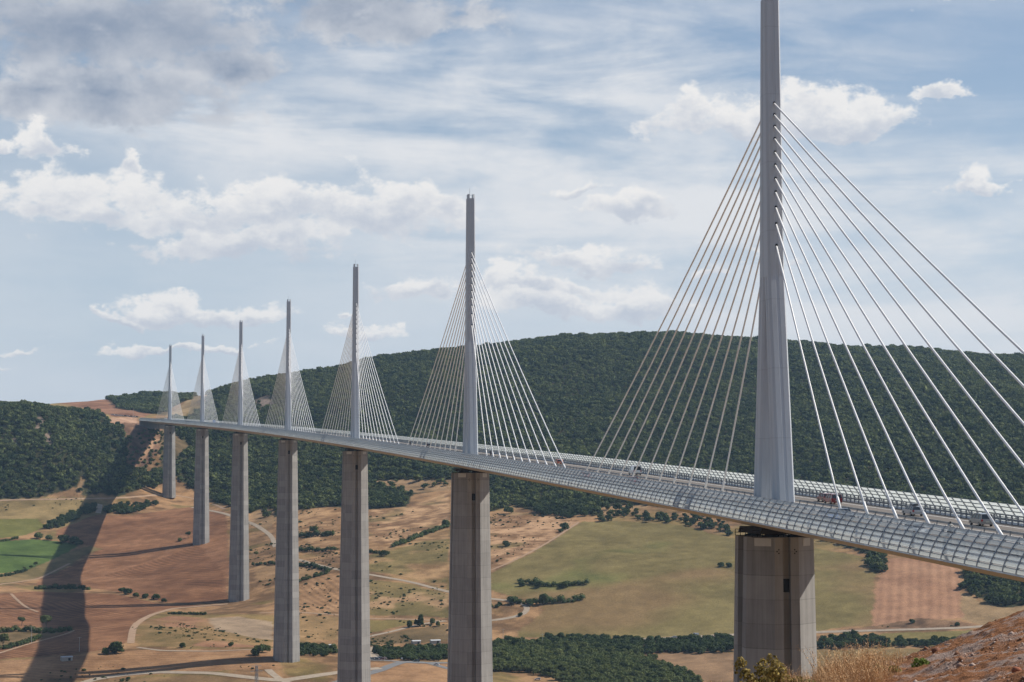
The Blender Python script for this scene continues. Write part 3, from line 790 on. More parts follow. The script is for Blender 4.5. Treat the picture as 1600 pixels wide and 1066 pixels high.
    mb = MB(); post(mb, 0.0, lambda s, u, z: (u, s, z)); pm = mb.mesh('screen_post', [M_post])
    pos = [S0 + 3.475 * i for i in range(int((S1 - S0) / 3.475) + 1)]
    vis = [s for s in pos if s > (-112 if sg < 0 else -88)]
    near_n = 55 if sg < 0 else 45
    for s in vis[:near_n]:
        o = add('screen_post', pm, sc_o); p = BP(s, 0, 0); o.location = p; o.rotation_euler = (math.atan(SL), 0, s / RB)
    rest = MB()
    for s in [q for q in pos if q not in vis[:near_n]]: post(rest, s, BP)
    tag(rest.build('screen_post', M_post, sc_o), kind='stuff')

# piers -------------------------------------------------------------
oct_half = [(-5.75, -1.7), (-5.75, -3.6), (-2.05, -7.2), (-.65, -7.2), (-.65, -6.35), (.65, -6.35), (.65, -7.2), (2.05, -7.2), (5.75, -3.6), (5.75, -1.7)]
ZT = -5.7
for k_, (s_, h_) in enumerate(zip(P_S, P_H)):
    pr = empty('pier'); pr.parent = viaduct; pr.location = BP(s_, 0, 0); pr.rotation_euler = (0, 0, s_ / RB)
    bot = -(h_ + 9)
    def ring(z, fy=1, gap=None):
        d = ZT - z; fu = 1 + .0030 * d; fv = 1 + .0024 * d
        g = 1.7 * max(0, 1 - d / 92)
        R = []
        for u, v in oct_half:
            vv = v * fv if abs(v) > 1.75 else -g
            uu = u * fu if abs(u) > 1 else u
            R.append((uu, vv * fy, z))
        return R
    for fy in (1, -1):
        mb = MB()
        zs = [ZT, -30, -60, max(-97, bot)]
        mb.loft([ring(z, fy) for z in zs]); mb.build('shaft', M_conc, pr)
    if bot < -98:
        mb = MB()
        def full(z):
            d = ZT - z; fu = 1 + .0030 * d; fv = 1 + .0024 * d
            hp = [(u * (fu if abs(u) > 1 else 1), v * fv) for u, v in oct_half[1:-1]]
            return [(u, v, z) for u, v in hp] + [(-u, -v, z) for u, v in hp]
        mb.loft([full(-96.95), full(bot)]); mb.build('foundation_shaft', M_conc, pr)
    # bearings and walkway under the deck
    for v in (-5.2, 5.2):
        for u in (-2.2, 2.2):
            mb = MB(); mb.box((u, v, ZT + .85), (1.5, 1.5, 1.2)); mb.box((u, v, ZT + .12), (2.2, 2.2, .24)); mb.build('bearing', M_dark, pr)
    for v in (-5.2, 5.2):
        mb = MB()
        for u in np.arange(-5.4, 5.5, .9): mb.bar((u, v * 1.0 - .4, ZT), (u, v - .4, ZT + 1.1), .09)
        for z in (.04, .55, 1.1): mb.bar((-5.4, v - .4, ZT + z), (5.4, v - .4, ZT + z), .09)
        mb.build('gallery_railing', M_dark, pr)
    # crosshead: the deck's haunch over the pier
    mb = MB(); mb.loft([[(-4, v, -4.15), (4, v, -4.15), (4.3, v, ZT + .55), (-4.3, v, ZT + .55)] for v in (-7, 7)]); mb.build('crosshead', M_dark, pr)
    # pale plates near the top of the bevelled faces
    M_plate = bpy.data.materials.get('plate') or noisy('plate', (.55, .54, .50), .06, 1.0)
    for fy in (-1, 1):
        for sg in (-1, 1):
            a = Vector((sg * 2.05, fy * 7.2, 0)); e = Vector((sg * 5.75, fy * 3.6, 0))
            nrm = Vector((sg * 3.6, fy * 3.7, 0)).normalized()
            if sg < 0: q0, q1 = .12, .72
            else: q0, q1 = .28, .74
            mb = MB()
            V = []
            for off in (.0, .07):
                for q in (q0, q1):
                    for z in (ZT - .15, ZT - 1.45): V.append(a + (e - a) * q + nrm * off + Vector((0, 0, z)))
            mb.raw(V, [(0, 1, 3, 2), (4, 6, 7, 5), (0, 4, 5, 1), (2, 3, 7, 6), (0, 2, 6, 4), (1, 5, 7, 3)])
            mb.build('plate', M_plate, pr)
    mb = MB(); mb.box((0, -6.50, ZT - 7.9), (1.24, .12, 2.2)); mb.build('opening', M_dark, pr)
    if k_ < 3:
        for u0 in (-1.35, 1.35):
            for du, dz in ((0, 0), (.3, .3), (0, .6)):
                mb = MB(); mb.box((u0 + du * (1 if u0 > 0 else -1), -7.26, ZT - 2.6 + dz), (.2, .06, .2)); mb.build('drain_hole', M_dark, pr)

# masts and stays ---------------------------------------------------
TOPZ = [67.4, 65.4, 63.4, 61.3, 59.0, 56.8, 54.5, 52.2, 49.6, 46.8, 43.1]
def msec(z, v0, v1):
    """mast cross-section between v0 and v1 along the bridge, grooved on its four faces"""
    w_ = 1.5 - .16 * z / 87; c = .34; g = .07
    vm = (v0 + v1) / 2; hv = (v1 - v0) / 2
    P = [(-w_, -hv + c * 1.6), (-w_ + c, -hv), (-.28, -hv), (-.22, -hv + g), (.22, -hv + g), (.28, -hv), (w_ - c, -hv), (w_, -hv + c * 1.6),
         (w_, -.22 * hv), (w_ - g, -.16 * hv), (w_ - g, .16 * hv), (w_, .22 * hv),
         (w_, hv - c * 1.6), (w_ - c, hv), (.28, hv), (.22, hv - g), (-.22, hv - g), (-.28, hv), (-w_ + c, hv), (-w_, hv - c * 1.6),
         (-w_, .22 * hv), (-w_ + g, .16 * hv), (-w_ + g, -.16 * hv), (-w_, -.22 * hv)]
    return [(u, v + vm, z) for u, v in P]
n_stay = 0
mast_o = []
for k_, s_ in enumerate(P_S):
    ms = empty('mast'); ms.parent = viaduct; ms.location = BP(s_, 0, 0); ms.rotation_euler = (0, 0, s_ / RB); mast_o.append(ms)
    mb = MB(); mb.loft([msec(38.0, -3.0, 3.0), msec(69, -2.1, 2.1), msec(69.01, -2.06, 2.06), msec(85.6, -1.55, 1.55)])
    mb.build('mast_shaft', M_mast, ms)
    for f in (-1, 1):
        mb = MB(); a = sorted((f * 7.7, f * 3.5)); b_ = sorted((f * 3.0, f * .02))
        mb.loft([msec(-.05, *a), msec(38.0, *b_)]); mb.build('leg', M_mast, ms)
    mb = MB()
    for sg in (-1, 1): mb.loft([[(sg * x, y, z) for x, y in ((1.12, -1.25), (.62, -1.5), (.62, 1.5), (1.12, 1.25))] for z in (85.6, 87.0)])
    mb.build('mast_head', M_mast, ms)
    mb = MB(); mb.bar((-.3, 0, 85.6), (-.3, 0, 89.2), .07); mb.bar((-.3, 0, 86.8), (.5, 0, 86.8), .06); mb.bar((.5, 0, 85.6), (.5, 0, 87.2), .06); mb.build('aerial', M_galv, ms)
    mb = MB()
    for z in TOPZ:
        fr = np.interp(z, [38, 69], [3.0, 2.1])
        for f in (-1, 1):
            mb.tube([(0, f * (fr - .3), z + .1), (0, f * (fr + .06), z + .1)], .21, 8)
    mb.build('stay_recess', M_dark, ms)
    far = MB()
    rad = .16 if k_ < 2 else .15
    for j, z in enumerate(TOPZ):
        off = 158.49 - 12.51 * j
        for f in (-1, 1):
            fr = np.interp(z, [38, 69], [3.0, 2.1]) - .15
            off = 158.49 - 12.51 * j + (2.3 if k_ == 0 and f < 0 else 0)
            a = Vector((0, f * fr, z)); e = Vector((0, f * off, .15 + SL * f * off))
            e.x = -(f * off) ** 2 / (2 * RB)
            d = (a - e).normalized()
            # a stay hangs in a slight curve
            L = (a - e).length
            pts = [e + (a - e) * q + Vector((0, 0, -4 * q * (1 - q) * L * L / 26000)) for q in (0, .12, .25, .4, .55, .7, .85, 1)]
            tgt = MB() if n_stay < 100 else far
            tgt.tube(pts, rad, 8)
            sl = (e - (e - a).normalized() * 0) ; tgt.tube([e - d * .6, e + d * 2.6, e + d * 2.9], [.24, .22, .13], 8)
            tgt.box((e.x, e.y, e.z - .25), (.55, .9, .5))
            if n_stay < 100: tgt.build('stay_cable', M_cable, ms, True)
            n_stay += 1
    if far.n: tag(far.build('stay_cable', M_cable, ms, True), kind='stuff')
# abutment at the far end
mb = MB(); mb.loft([[BP(s, u, z) for u, z in ((-15, -1.0), (15, -1.0), (15, -11), (-15, -11))] for s in (2249, 2262)]); mb.build('abutment', M_conc, viaduct)

# ------------------------------------------------------------------ foliage
def leaf_cloud(rs, blobs, n, size, flat=.35):
    """n small leaf-clump faces spread through the shell of several lobes; returns V, F (quads)"""
    w_ = np.array([b[3] ** 2 for b in blobs]); w_ = w_ / w_.sum()
    bi = rs.choice(len(blobs), n, p=w_)
    B = np.array(blobs)[bi]
    d = rs.normal(size=(n, 3)); d /= np.linalg.norm(d, axis=1)[:, None]
    d[:, 2] = np.where(d[:, 2] < -.5, -d[:, 2], d[:, 2])
    r = B[:, 3] * (.55 + .5 * rs.rand(n) ** .6)
    c = B[:, :3] + d * r[:, None] * np.array([1, 1, B[0, 4] if B.shape[1] > 4 else .85])
    nrm = d + rs.normal(size=(n, 3)) * .55; nrm /= np.linalg.norm(nrm, axis=1)[:, None]
    a = np.cross(nrm, rs.normal(size=(n, 3))); a /= np.linalg.norm(a, axis=1)[:, None]
    b_ = np.cross(nrm, a)
    s = size * (.6 + .8 * rs.rand(n))[:, None]
    k = .55 + .4 * rs.rand(n)[:, None]
    bow = nrm * s * .25
    V = np.stack([c - a * s - b_ * s * k * .4, c - b_ * s * k + bow, c + a * s - b_ * s * k * .1, c + b_ * s * k + bow * .5], 1).reshape(-1, 3)
    F = np.arange(4 * n).reshape(-1, 4)
    return V, F
def ico(sub):
    bm = bmesh.new(); bmesh.ops.create_icosphere(bm, subdivisions=sub, radius=1)
    V = np.array([v.co[:] for v in bm.verts]); F = np.array([[v.index for v in f.verts] for f in bm.faces]); bm.free()
    return V, F
ICO1 = ico(1); ICO2 = ico(2)
def core(rs, blobs, k=.72, sub=ICO1):
    Vs, Fs, n = [], [], 0
    for b in blobs:
        v = sub[0] * (1 + .18 * rs.normal(size=(len(sub[0]), 1))) * b[3] * k * np.array([1, 1, .85]) + np.array(b[:3])
        Vs.append(v); Fs.append(sub[1] + n); n += len(v)
    return np.concatenate(Vs), np.concatenate(Fs)
def leafmat(name, c0, c1, dark=.75):
    m = mat(name, c0, .75, 0, .15)
    t = NT(m.node_tree); b = t.n['Principled BSDF']
    oi = t.node('ShaderNodeObjectInfo'); tc = t.node('ShaderNodeTexCoord'); g = t.node('ShaderNodeNewGeometry')
    big = t.noise(g.outputs['Position'], .012, 3, .6)
    f = t.m('ADD', t.m('MULTIPLY', oi.outputs['Random'], .8), t.m('MULTIPLY', t.m('SUBTRACT', big, .42), 1.4), clamp=True)
    c = t.mix(f, c0, c1)
    rp = t.m('ADD', dark, t.m('MULTIPLY', g.outputs['Random Per Island'], 2 * (1 - dark)))
    vm_ = t.node('ShaderNodeVectorMath', operation='SCALE'); t.l.new(c, vm_.inputs[0]); t.l.new(rp, vm_.inputs['Scale'])
    t.l.new(vm_.outputs[0], b.inputs['Base Color'])
    tl = t.node('ShaderNodeBsdfTranslucent'); t.l.new(vm_.outputs[0], tl.inputs[0])
    ms_ = t.node('ShaderNodeMixShader'); ms_.inputs[0].default_value = .22
    t.l.new(b.outputs[0], ms_.inputs[1]); t.l.new(tl.outputs[0], ms_.inputs[2]); t.l.new(ms_.outputs[0], t.n['Material Output'].inputs[0])
    return m
M_oak = leafmat('oak_leaves', (.036, .064, .022), (.165, .19, .06), .45)
M_hedge = leafmat('hedge_leaves', (.040, .066, .022), (.090, .120, .038), .6)
M_olive = leafmat('olive_leaves', (.085, .115, .035), (.15, .17, .055), .65)
M_bark = noisy('bark', (.16, .12, .09), .25, 3.0, .9)
def crown_blobs(rs, R, n=6, squash=.8):
    out = [(0, 0, R * .15, R * .72, .85)]
    for i in range(n):
        a = 2 * math.pi * i / n + rs.rand(); q = R * (.42 + .2 * rs.rand())
        out.append((math.cos(a) * q, math.sin(a) * q, R * (rs.rand() - .35) * squash, R * (.38 + .16 * rs.rand()), .85))
    out.append((rs.normal() * R * .15, rs.normal() * R * .15, R * .5 * squash, R * .42, .85))
    return out
def join(parts):
    V = []; F4 = []; F3 = []; n = 0
    for v, f in parts:
        V.append(v); (F4 if f.shape[1] == 4 else F3).append(f + n); n += len(v)
    return np.concatenate(V), [np.concatenate(x) for x in (F4, F3) if x]
def crown_mesh(name, seed, R, n, size, m, nb=6):
    rs = np.random.RandomState(seed); B = crown_blobs(rs, R, nb)
    V, F = join([leaf_cloud(rs, B, n, size), core(rs, B)])
    return mesh_np(name, V, F, [m])
# sources for the woods (unit crowns of about 4 m radius); lo for the far hills, hi for the near riverside
SRC = {}
for nm, m in (('oak', M_oak), ('hedge', M_hedge), ('olive', M_olive)):
    SRC[nm, 'lo'] = [crown_mesh('crown', 10 + i, 4.0, 170, .80, m, 5) for i in range(4)]
    SRC[nm, 'hi'] = [crown_mesh('crown', 30 + i, 4.0, 800, .42, m, 7) for i in range(4)]
def source_obj(me):
    return bpy.data.objects.new('crown_source', me)      # never linked to the scene: only instanced by the woods
SOBJ = {k: [source_obj(me) for me in v] for k, v in SRC.items()}
def gn_scatter(name, pts, rotz, scl, srcs, label=None, kind='stuff', tilt=None):
    """one object: points with attributes, each carrying an instance of one of the sources"""
    n = len(pts); rs = np.random.RandomState(len(pts) + 3)
    me = bpy.data.meshes.new(name); me.vertices.add(n); me.vertices.foreach_set('co', np.asarray(pts, np.float32).ravel())
    def attr(nm, typ, fld, arr):
        a = me.attributes.new(nm, typ, 'POINT'); a.data.foreach_set(fld, arr)
    rot = np.zeros((n, 3), np.float32); rot[:, 2] = rotz
    if tilt is not None: rot[:, :2] = tilt
    attr('rot', 'FLOAT_VECTOR', 'vector', rot.ravel()); attr('scl', 'FLOAT_VECTOR', 'vector', np.asarray(scl, np.float32).ravel())
    attr('var', 'INT', 'value', rs.randint(0, len(srcs), n).astype(np.int32))
    me.update()
    o = add(name, me)
    g = bpy.data.node_groups.new(name, 'GeometryNodeTree')
    g.interface.new_socket('Geometry', in_out='INPUT', socket_type='NodeSocketGeometry')
    g.interface.new_socket('Geometry', in_out='OUTPUT', socket_type='NodeSocketGeometry')
    N = g.nodes; Lk = g.links
    gi = N.new('NodeGroupInput'); go = N.new('NodeGroupOutput'); jn = N.new('GeometryNodeJoinGeometry')
    def named(nm, typ):
        q = N.new('GeometryNodeInputNamedAttribute'); q.data_type = typ; q.inputs['Name'].default_value = nm; return q.outputs[0]
    var = named('var', 'INT'); rt = named('rot', 'FLOAT_VECTOR'); sl_ = named('scl', 'FLOAT_VECTOR')
    e2r = N.new('FunctionNodeEulerToRotation'); Lk.new(rt, e2r.inputs[0])
    for k, so in enumerate(srcs):
        cmp_ = N.new('FunctionNodeCompare'); cmp_.data_type = 'INT'; cmp_.operation = 'EQUAL'
        Lk.new(var, cmp_.inputs[2]); cmp_.inputs[3].default_value = k
        io = N.new('GeometryNodeInstanceOnPoints'); ob = N.new('GeometryNodeObjectInfo'); ob.inputs['Object'].default_value = so; ob.inputs['As Instance'].default_value = True
        Lk.new(gi.outputs[0], io.inputs['Points']); Lk.new(cmp_.outputs[0], io.inputs['Selection']); Lk.new(ob.outputs['Geometry'], io.inputs['Instance'])
        Lk.new(e2r.outputs[0], io.inputs['Rotation']); Lk.new(sl_, io.inputs['Scale']); Lk.new(io.outputs[0], jn.inputs[0])
    Lk.new(jn.outputs[0], go.inputs[0])
    md = o.modifiers.new('scatter', 'NODES'); md.node_group = g
    return tag(o, label, kind=kind)
def grid_pts(poly, step, rs, jit=.42, noise_edge=6):
    x0, x1, y0, y1 = poly[:, 0].min(), poly[:, 0].max(), poly[:, 1].min(), poly[:, 1].max()
    x, y = np.meshgrid(np.arange(x0, x1, step), np.arange(y0, y1, step))
    x[::2] += step / 2
    x = (x + rs.uniform(-jit, jit, x.shape) * step).ravel(); y = (y + rs.uniform(-jit, jit, y.shape) * step).ravel()
    wx = x + noise_edge * fbm(x / 22, y / 22, 3, 5) * 2; wy = y + noise_edge * fbm(x / 22, y / 22, 3, 6) * 2
    k = inside(wx, wy, poly)
    return x[k], y[k]
def seen(x, y, z, m=70):
    u, v = prj(x, y, z); L, F = LF(x, y)
    return (u > -160) & (u < 1760) & (v < 1200) & (F > 0)
def wood_stuff(name, poly, step, kind, q, s0, s1, label, clear=(), seed=1, rise=2.6, thin=0.0):
    rs = np.random.RandomState(seed)
    x, y = grid_pts(poly, step, rs)
    z = HG(x, y); k = seen(x, y, z)
    for P in clear: k &= ~(inside(x, y, P) & (rs.rand(len(x)) < .88))
    if thin: k &= (fbm(x / 40, y / 40, 3, 9) + .5 > thin)
    x, y, z = x[k], y[k], z[k]
    big = fbm(x / 50, y / 50, 3, 12)
    s = (s0 + (s1 - s0) * rs.rand(len(x))) * (1 + .5 * big)
    s = np.where(rs.rand(len(x)) < .05, s * 1.35, s)
    sc_ = np.stack([s, s, s * rs.uniform(.75, 1.15, len(x))], 1)
    gn_scatter(name, np.stack([x, y, z + rise * s], 1), rs.uniform(0, 6.28, len(x)), sc_, SOBJ[kind, q], label)
    return len(x)
nt = 0
nt += wood_stuff('hillside_forest', W_HILL, 6.6, 'oak', 'lo', .52, 1.25, 'dense dark green oak forest covering the long hill behind the viaduct', CLEAR, 1)
nt += wood_stuff('bluff_forest', W_BLUFF, 6.8, 'oak', 'lo', .66, 1.3, 'dark green wood on the steep bluff below the bare plateau', CLEAR, 2)
nt += wood_stuff('plateau_forest', W_TOP, 7.0, 'oak', 'lo', .8, 1.25, 'green wood on the plateau above the far end of the bridge', (), 3)
def copse(name, pts, step, kind, s0, s1, label, seed, q='hi', thin=0.0, rise=2.4):
    return wood_stuff(name, drop(pts), step, kind, q, s0, s1, label, (), seed, rise, thin)
nt += copse('scrub', [(196, 715), (205, 690), (225, 672), (262, 675), (262, 735), (240, 728), (215, 738)], 7.5, 'oak', .35, .7, 'scattered scrub on the red earth scar under the deck end', 14, 'lo', .36, 1.8)
nt += copse('riverside_wood', [(765, 1010), (800, 1004), (860, 1008), (930, 1010), (985, 1024), (1040, 1040), (1095, 1062), (1110, 1078), (900, 1078), (860, 1062), (820, 1052), (765, 1050)], 5.6, 'olive', .62, 1.05, 'soft green riverside wood between the second and first piers', 4)
nt += copse('roadside_wood', [(845, 1003), (870, 998), (985, 1003), (1060, 1003), (1146, 999), (1146, 1018), (1100, 1022), (1010, 1022), (960, 1024), (900, 1014), (850, 1010)], 5.4, 'hedge', .60, 1.05, 'dark green belt of trees along the pale road below the olive pasture', 5)
nt += copse('roadside_wood', [(592, 1018), (620, 1014), (700, 1014), (700, 1032), (650, 1035), (600, 1030), (592, 1026)], 5.2, 'hedge', .6, 1.05, 'dark wood beside the roundabout between the third and second piers', 6)
nt += copse('roadside_wood', [(464, 1018), (490, 1016), (522, 1018), (522, 1027), (464, 1027)], 5.2, 'hedge', .5, .95, 'dark wood on the near roadside between the fourth and third piers', 7)
nt += copse('field_wood', [(62, 823), (95, 812), (150, 790), (154, 800), (128, 808), (98, 822), (72, 828)], 5.6, 'hedge', .65, 1.15, 'dark copse running up the slope beside the furrowed red field', 8)
nt += copse('field_wood', [(160, 796), (185, 790), (215, 790), (248, 786), (244, 792), (208, 802), (180, 804), (162, 803)], 5.6, 'hedge', .55, .95, 'dark copse above the furrowed red field, right of the pale farm lane', 9)
nt += copse('field_wood', [(824, 799), (850, 788), (930, 792), (915, 805), (885, 810), (850, 806)], 6.4, 'hedge', .6, 1.1, 'thick scrub wood at the upper left corner of the olive pasture', 10)
nt += copse('field_wood', [(928, 812), (965, 798), (1030, 806), (1030, 818), (980, 815)], 8.0, 'hedge', .45, 1.0, 'patchy scrub along the top edge of the olive pasture', 11, 'lo', .4)
nt += copse('field_wood', [(1030, 806), (1090, 808), (1146, 820), (1146, 838), (1090, 824), (1035, 818)], 7.5, 'hedge', .45, 1.0, 'scrub under the deck at the top right of the olive pasture', 12, 'lo', .35)
nt += copse('roadside_wood', [(1272, 1000), (1330, 996), (1380, 1002), (1440, 1004), (1486, 1002), (1486, 1011), (1400, 1012), (1330, 1012), (1272, 1014)], 5.2, 'hedge', .5, .95, 'dark tree belt below the pale road right of the nearest pier', 13)
nt += copse('field_wood', [(577, 772), (600, 766), (632, 768), (638, 786), (620, 793), (580, 795)], 6.0, 'hedge', .7, 1.1, 'block of dark trees below the clearing right of the third pier', 15)
nt += copse('roadside_wood', [(1358, 872), (1384, 868), (1392, 874), (1378, 893), (1366, 898)], 6.0, 'hedge', .6, 1.0, 'dark clump between the olive pasture and the pink ploughed field', 16)
# low scrub dotted over the dry slopes
rs = np.random.RandomState(77); sx_, sy_ = [], []
for P_, n_ in (([(350, 800), (700, 790), (700, 1000), (470, 1000), (360, 860)], 1500), ([(765, 800), (880, 806), (900, 815), (765, 890)], 260), ([(210, 965), (425, 990), (425, 1015), (200, 1012)], 240), ([(575, 1000), (700, 985), (700, 1010), (575, 1012)], 160), ([(0, 780), (160, 778), (150, 806), (0, 810)], 90), ([(1275, 985), (1440, 968), (1530, 978), (1490, 984)], 90), ([(60, 1040), (430, 1040), (430, 1066), (60, 1066)], 60)):
    g_ = drop(P_); x0, x1, y0, y1 = g_[:, 0].min(), g_[:, 0].max(), g_[:, 1].min(), g_[:, 1].max()
    x = rs.uniform(x0, x1, n_ * 2); y = rs.uniform(y0, y1, n_ * 2); k = inside(x, y, g_) & (fbm(x / 45, y / 45, 3, 44) > -.02); sx_.append(x[k]); sy_.append(y[k])
x = np.concatenate(sx_); y = np.concatenate(sy_); s = .09 + .26 * rs.rand(len(x)) ** 2.5
gn_scatter('scrub', np.stack([x, y, HG(x, y) + s * 1.0], 1), rs.uniform(0, 6.28, len(x)), np.stack([s * 1.3, s * 1.3, s * .8], 1), SOBJ['hedge', 'lo'], 'low dark scrub dotted over the dry slopes')

# hedges and single bushes and trees: things -------------------------
def hedge(pts, label, h=4.0, wd=4.5, m=None, n=55, step=2.2, seed=0, size=.42, bumps=.35, group='hedges between the fields'):
    rs = np.random.RandomState(seed + 100)
    x, y = path_pts(pts, step)
    B = []
    for i in range(len(x)):
        r = wd * .5 * (.75 + .5 * rs.rand()); hh = h * (1 + bumps * rs.normal())
        hh = max(h * .45, hh)
        px_, py_ = x[i] + rs.normal() * .6, y[i] + rs.normal() * .6
        B.append((px_, py_, gz(px_, py_) + hh * .4, max(r, hh * .5), .85))
    c = np.array([x.mean(), y.mean(), gz(x.mean(), y.mean())])
    B = [(b[0] - c[0], b[1] - c[1], b[2] - c[2], b[3], b[4]) for b in B]
    V, F = join([leaf_cloud(rs, B, n * len(B), size), core(rs, B)])
    o = add('hedge', mesh_np('hedge', V, F, [m or M_hedge]), None, tuple(c))
    return tag(o, label, 'hedge', group)
HG_ = [
    ([(58, 921), (80, 920), (110, 921), (138, 922)], 'dark clipped-looking hedge crossing the deck shadow below the furrowed field', 4.0, 4.5),
    ([(-5, 902), (14, 900), (30, 896), (42, 892)], 'low dark hedge under the bright green pasture at the picture edge', 2.5, 3),
    ([(-5, 848), (12, 845), (30, 841)], 'low hedge between the two green pastures', 2.2, 3),
    ([(0, 989), (20, 987), (45, 987), (70, 990), (95, 988), (110, 985)], 'ragged hedge beside the round tree on the brown field', 3.6, 5),
    ([(0, 1015), (22, 1012), (45, 1005), (60, 998)], 'scrubby hedge along the lane by the utility pole', 3.0, 4),
    ([(396, 884), (415, 882), (428, 883)], 'short dark hedge left of the fourth pier', 3.0, 3.6),
    ([(464, 884), (485, 886), (505, 890), (515, 894)], 'curving hedge between the fourth and third piers, upper arm', 3.2, 4),
    ([(466, 910), (482, 904), (500, 900), (512, 896)], 'curving hedge between the fourth and third piers, lower arm', 2.8, 3.6),
    ([(464, 861), (485, 862), (505, 862), (527, 861)], 'bushy hedge above the gravel road between the fourth and third piers', 3.6, 4.5),
    ([(464, 839), (480, 839), (500, 838), (520, 837)], 'row of bushes on the golden slope between the fourth and third piers', 4.2, 5),
    ([(576, 863), (590, 865), (606, 866)], 'low hedge just right of the third pier', 3.0, 4),
    ([(615, 855), (640, 846), (665, 835), (700, 824)], 'long hedge climbing the golden slope towards the second pier', 4.0, 5),
    ([(812, 911), (830, 913), (850, 916), (870, 917), (895, 915), (919, 914)], 'upper of the two dark hedges standing in the olive pasture', 4.2, 4.5),
    ([(797, 939), (815, 944), (840, 945), (870, 943), (895, 940), (912, 937)], 'lower of the two dark hedges standing in the olive pasture', 4.6, 4.5),
    ([(735, 941), (750, 944), (765, 948), (780, 950)], 'thin hedge on the inside of the hairpin bend', 2.2, 3),
    ([(262, 960), (290, 960), (322, 961)], 'low grey brush pile hedge beside the bare grey plot', 1.6, 3),
]
for i, (p, lb, h, wd) in enumerate(HG_): hedge(p, lb, h, wd, seed=i, n=60)
VB = {}
def bush_src(kind, seed):
    k = (kind, seed)
    if k not in VB:
        rs = np.random.RandomState(60 + seed); B = crown_blobs(rs, 1.0, 6, .7)
        V, F = join([leaf_cloud(rs, B, 900, .11), core(rs, B)])
        VB[k] = mesh_np('crown', V, F, [dict(h=M_hedge, o=M_olive)[kind]])
    return VB[k]
def trunk_mesh(seed, hgt):
    rs = np.random.RandomState(seed); mb = MB()
    mb.tube([(0, 0, -.8), (.05, 0, 1), (rs.normal() * .15, .1, hgt * .55), (rs.normal() * .3, 0, hgt)], [.34, .26, .2, .1], 7)
    for i in range(5):
        a = rs.rand() * 6.28; mb.tube([(0, 0, hgt * (.45 + .08 * i)), (math.cos(a) * hgt * .3, math.sin(a) * hgt * .3, hgt * (.75 + .06 * i))], [.13, .05], 5)
    return mb.mesh('trunk', [M_bark])
TRK = [trunk_mesh(i, 4.0) for i in range(3)]
def single(px, py, r, label, kind='h', tree=False, tall=1.0, group=None, D=None):
    x, y, z = [float(a[0]) for a in hits([px], [py])]
    seed = int(px) % 4
    rs = random.Random(px)
    if tree:
        o = empty('tree', (x, y, z), rs.random() * 6, label, 'tree', group or 'single trees in the fields')
        tr = add('trunk', TRK[seed % 3], o); tr.scale = (r / 4, r / 4, r / 3.2 * tall)
        c = add('crown', bush_src(kind, seed), o); c.location = (0, 0, r * 1.35 * tall); c.scale = (r, r, r * 1.0 * tall)
    else:
        o = add('bush', bush_src(kind, seed), None, (x, y, z + r * .5 * tall)); o.scale = (r, r, r * tall); o.rotation_euler = (0, 0, rs.random() * 6)
        tag(o, label, 'bush', group or 'single bushes in the fields')
    return o
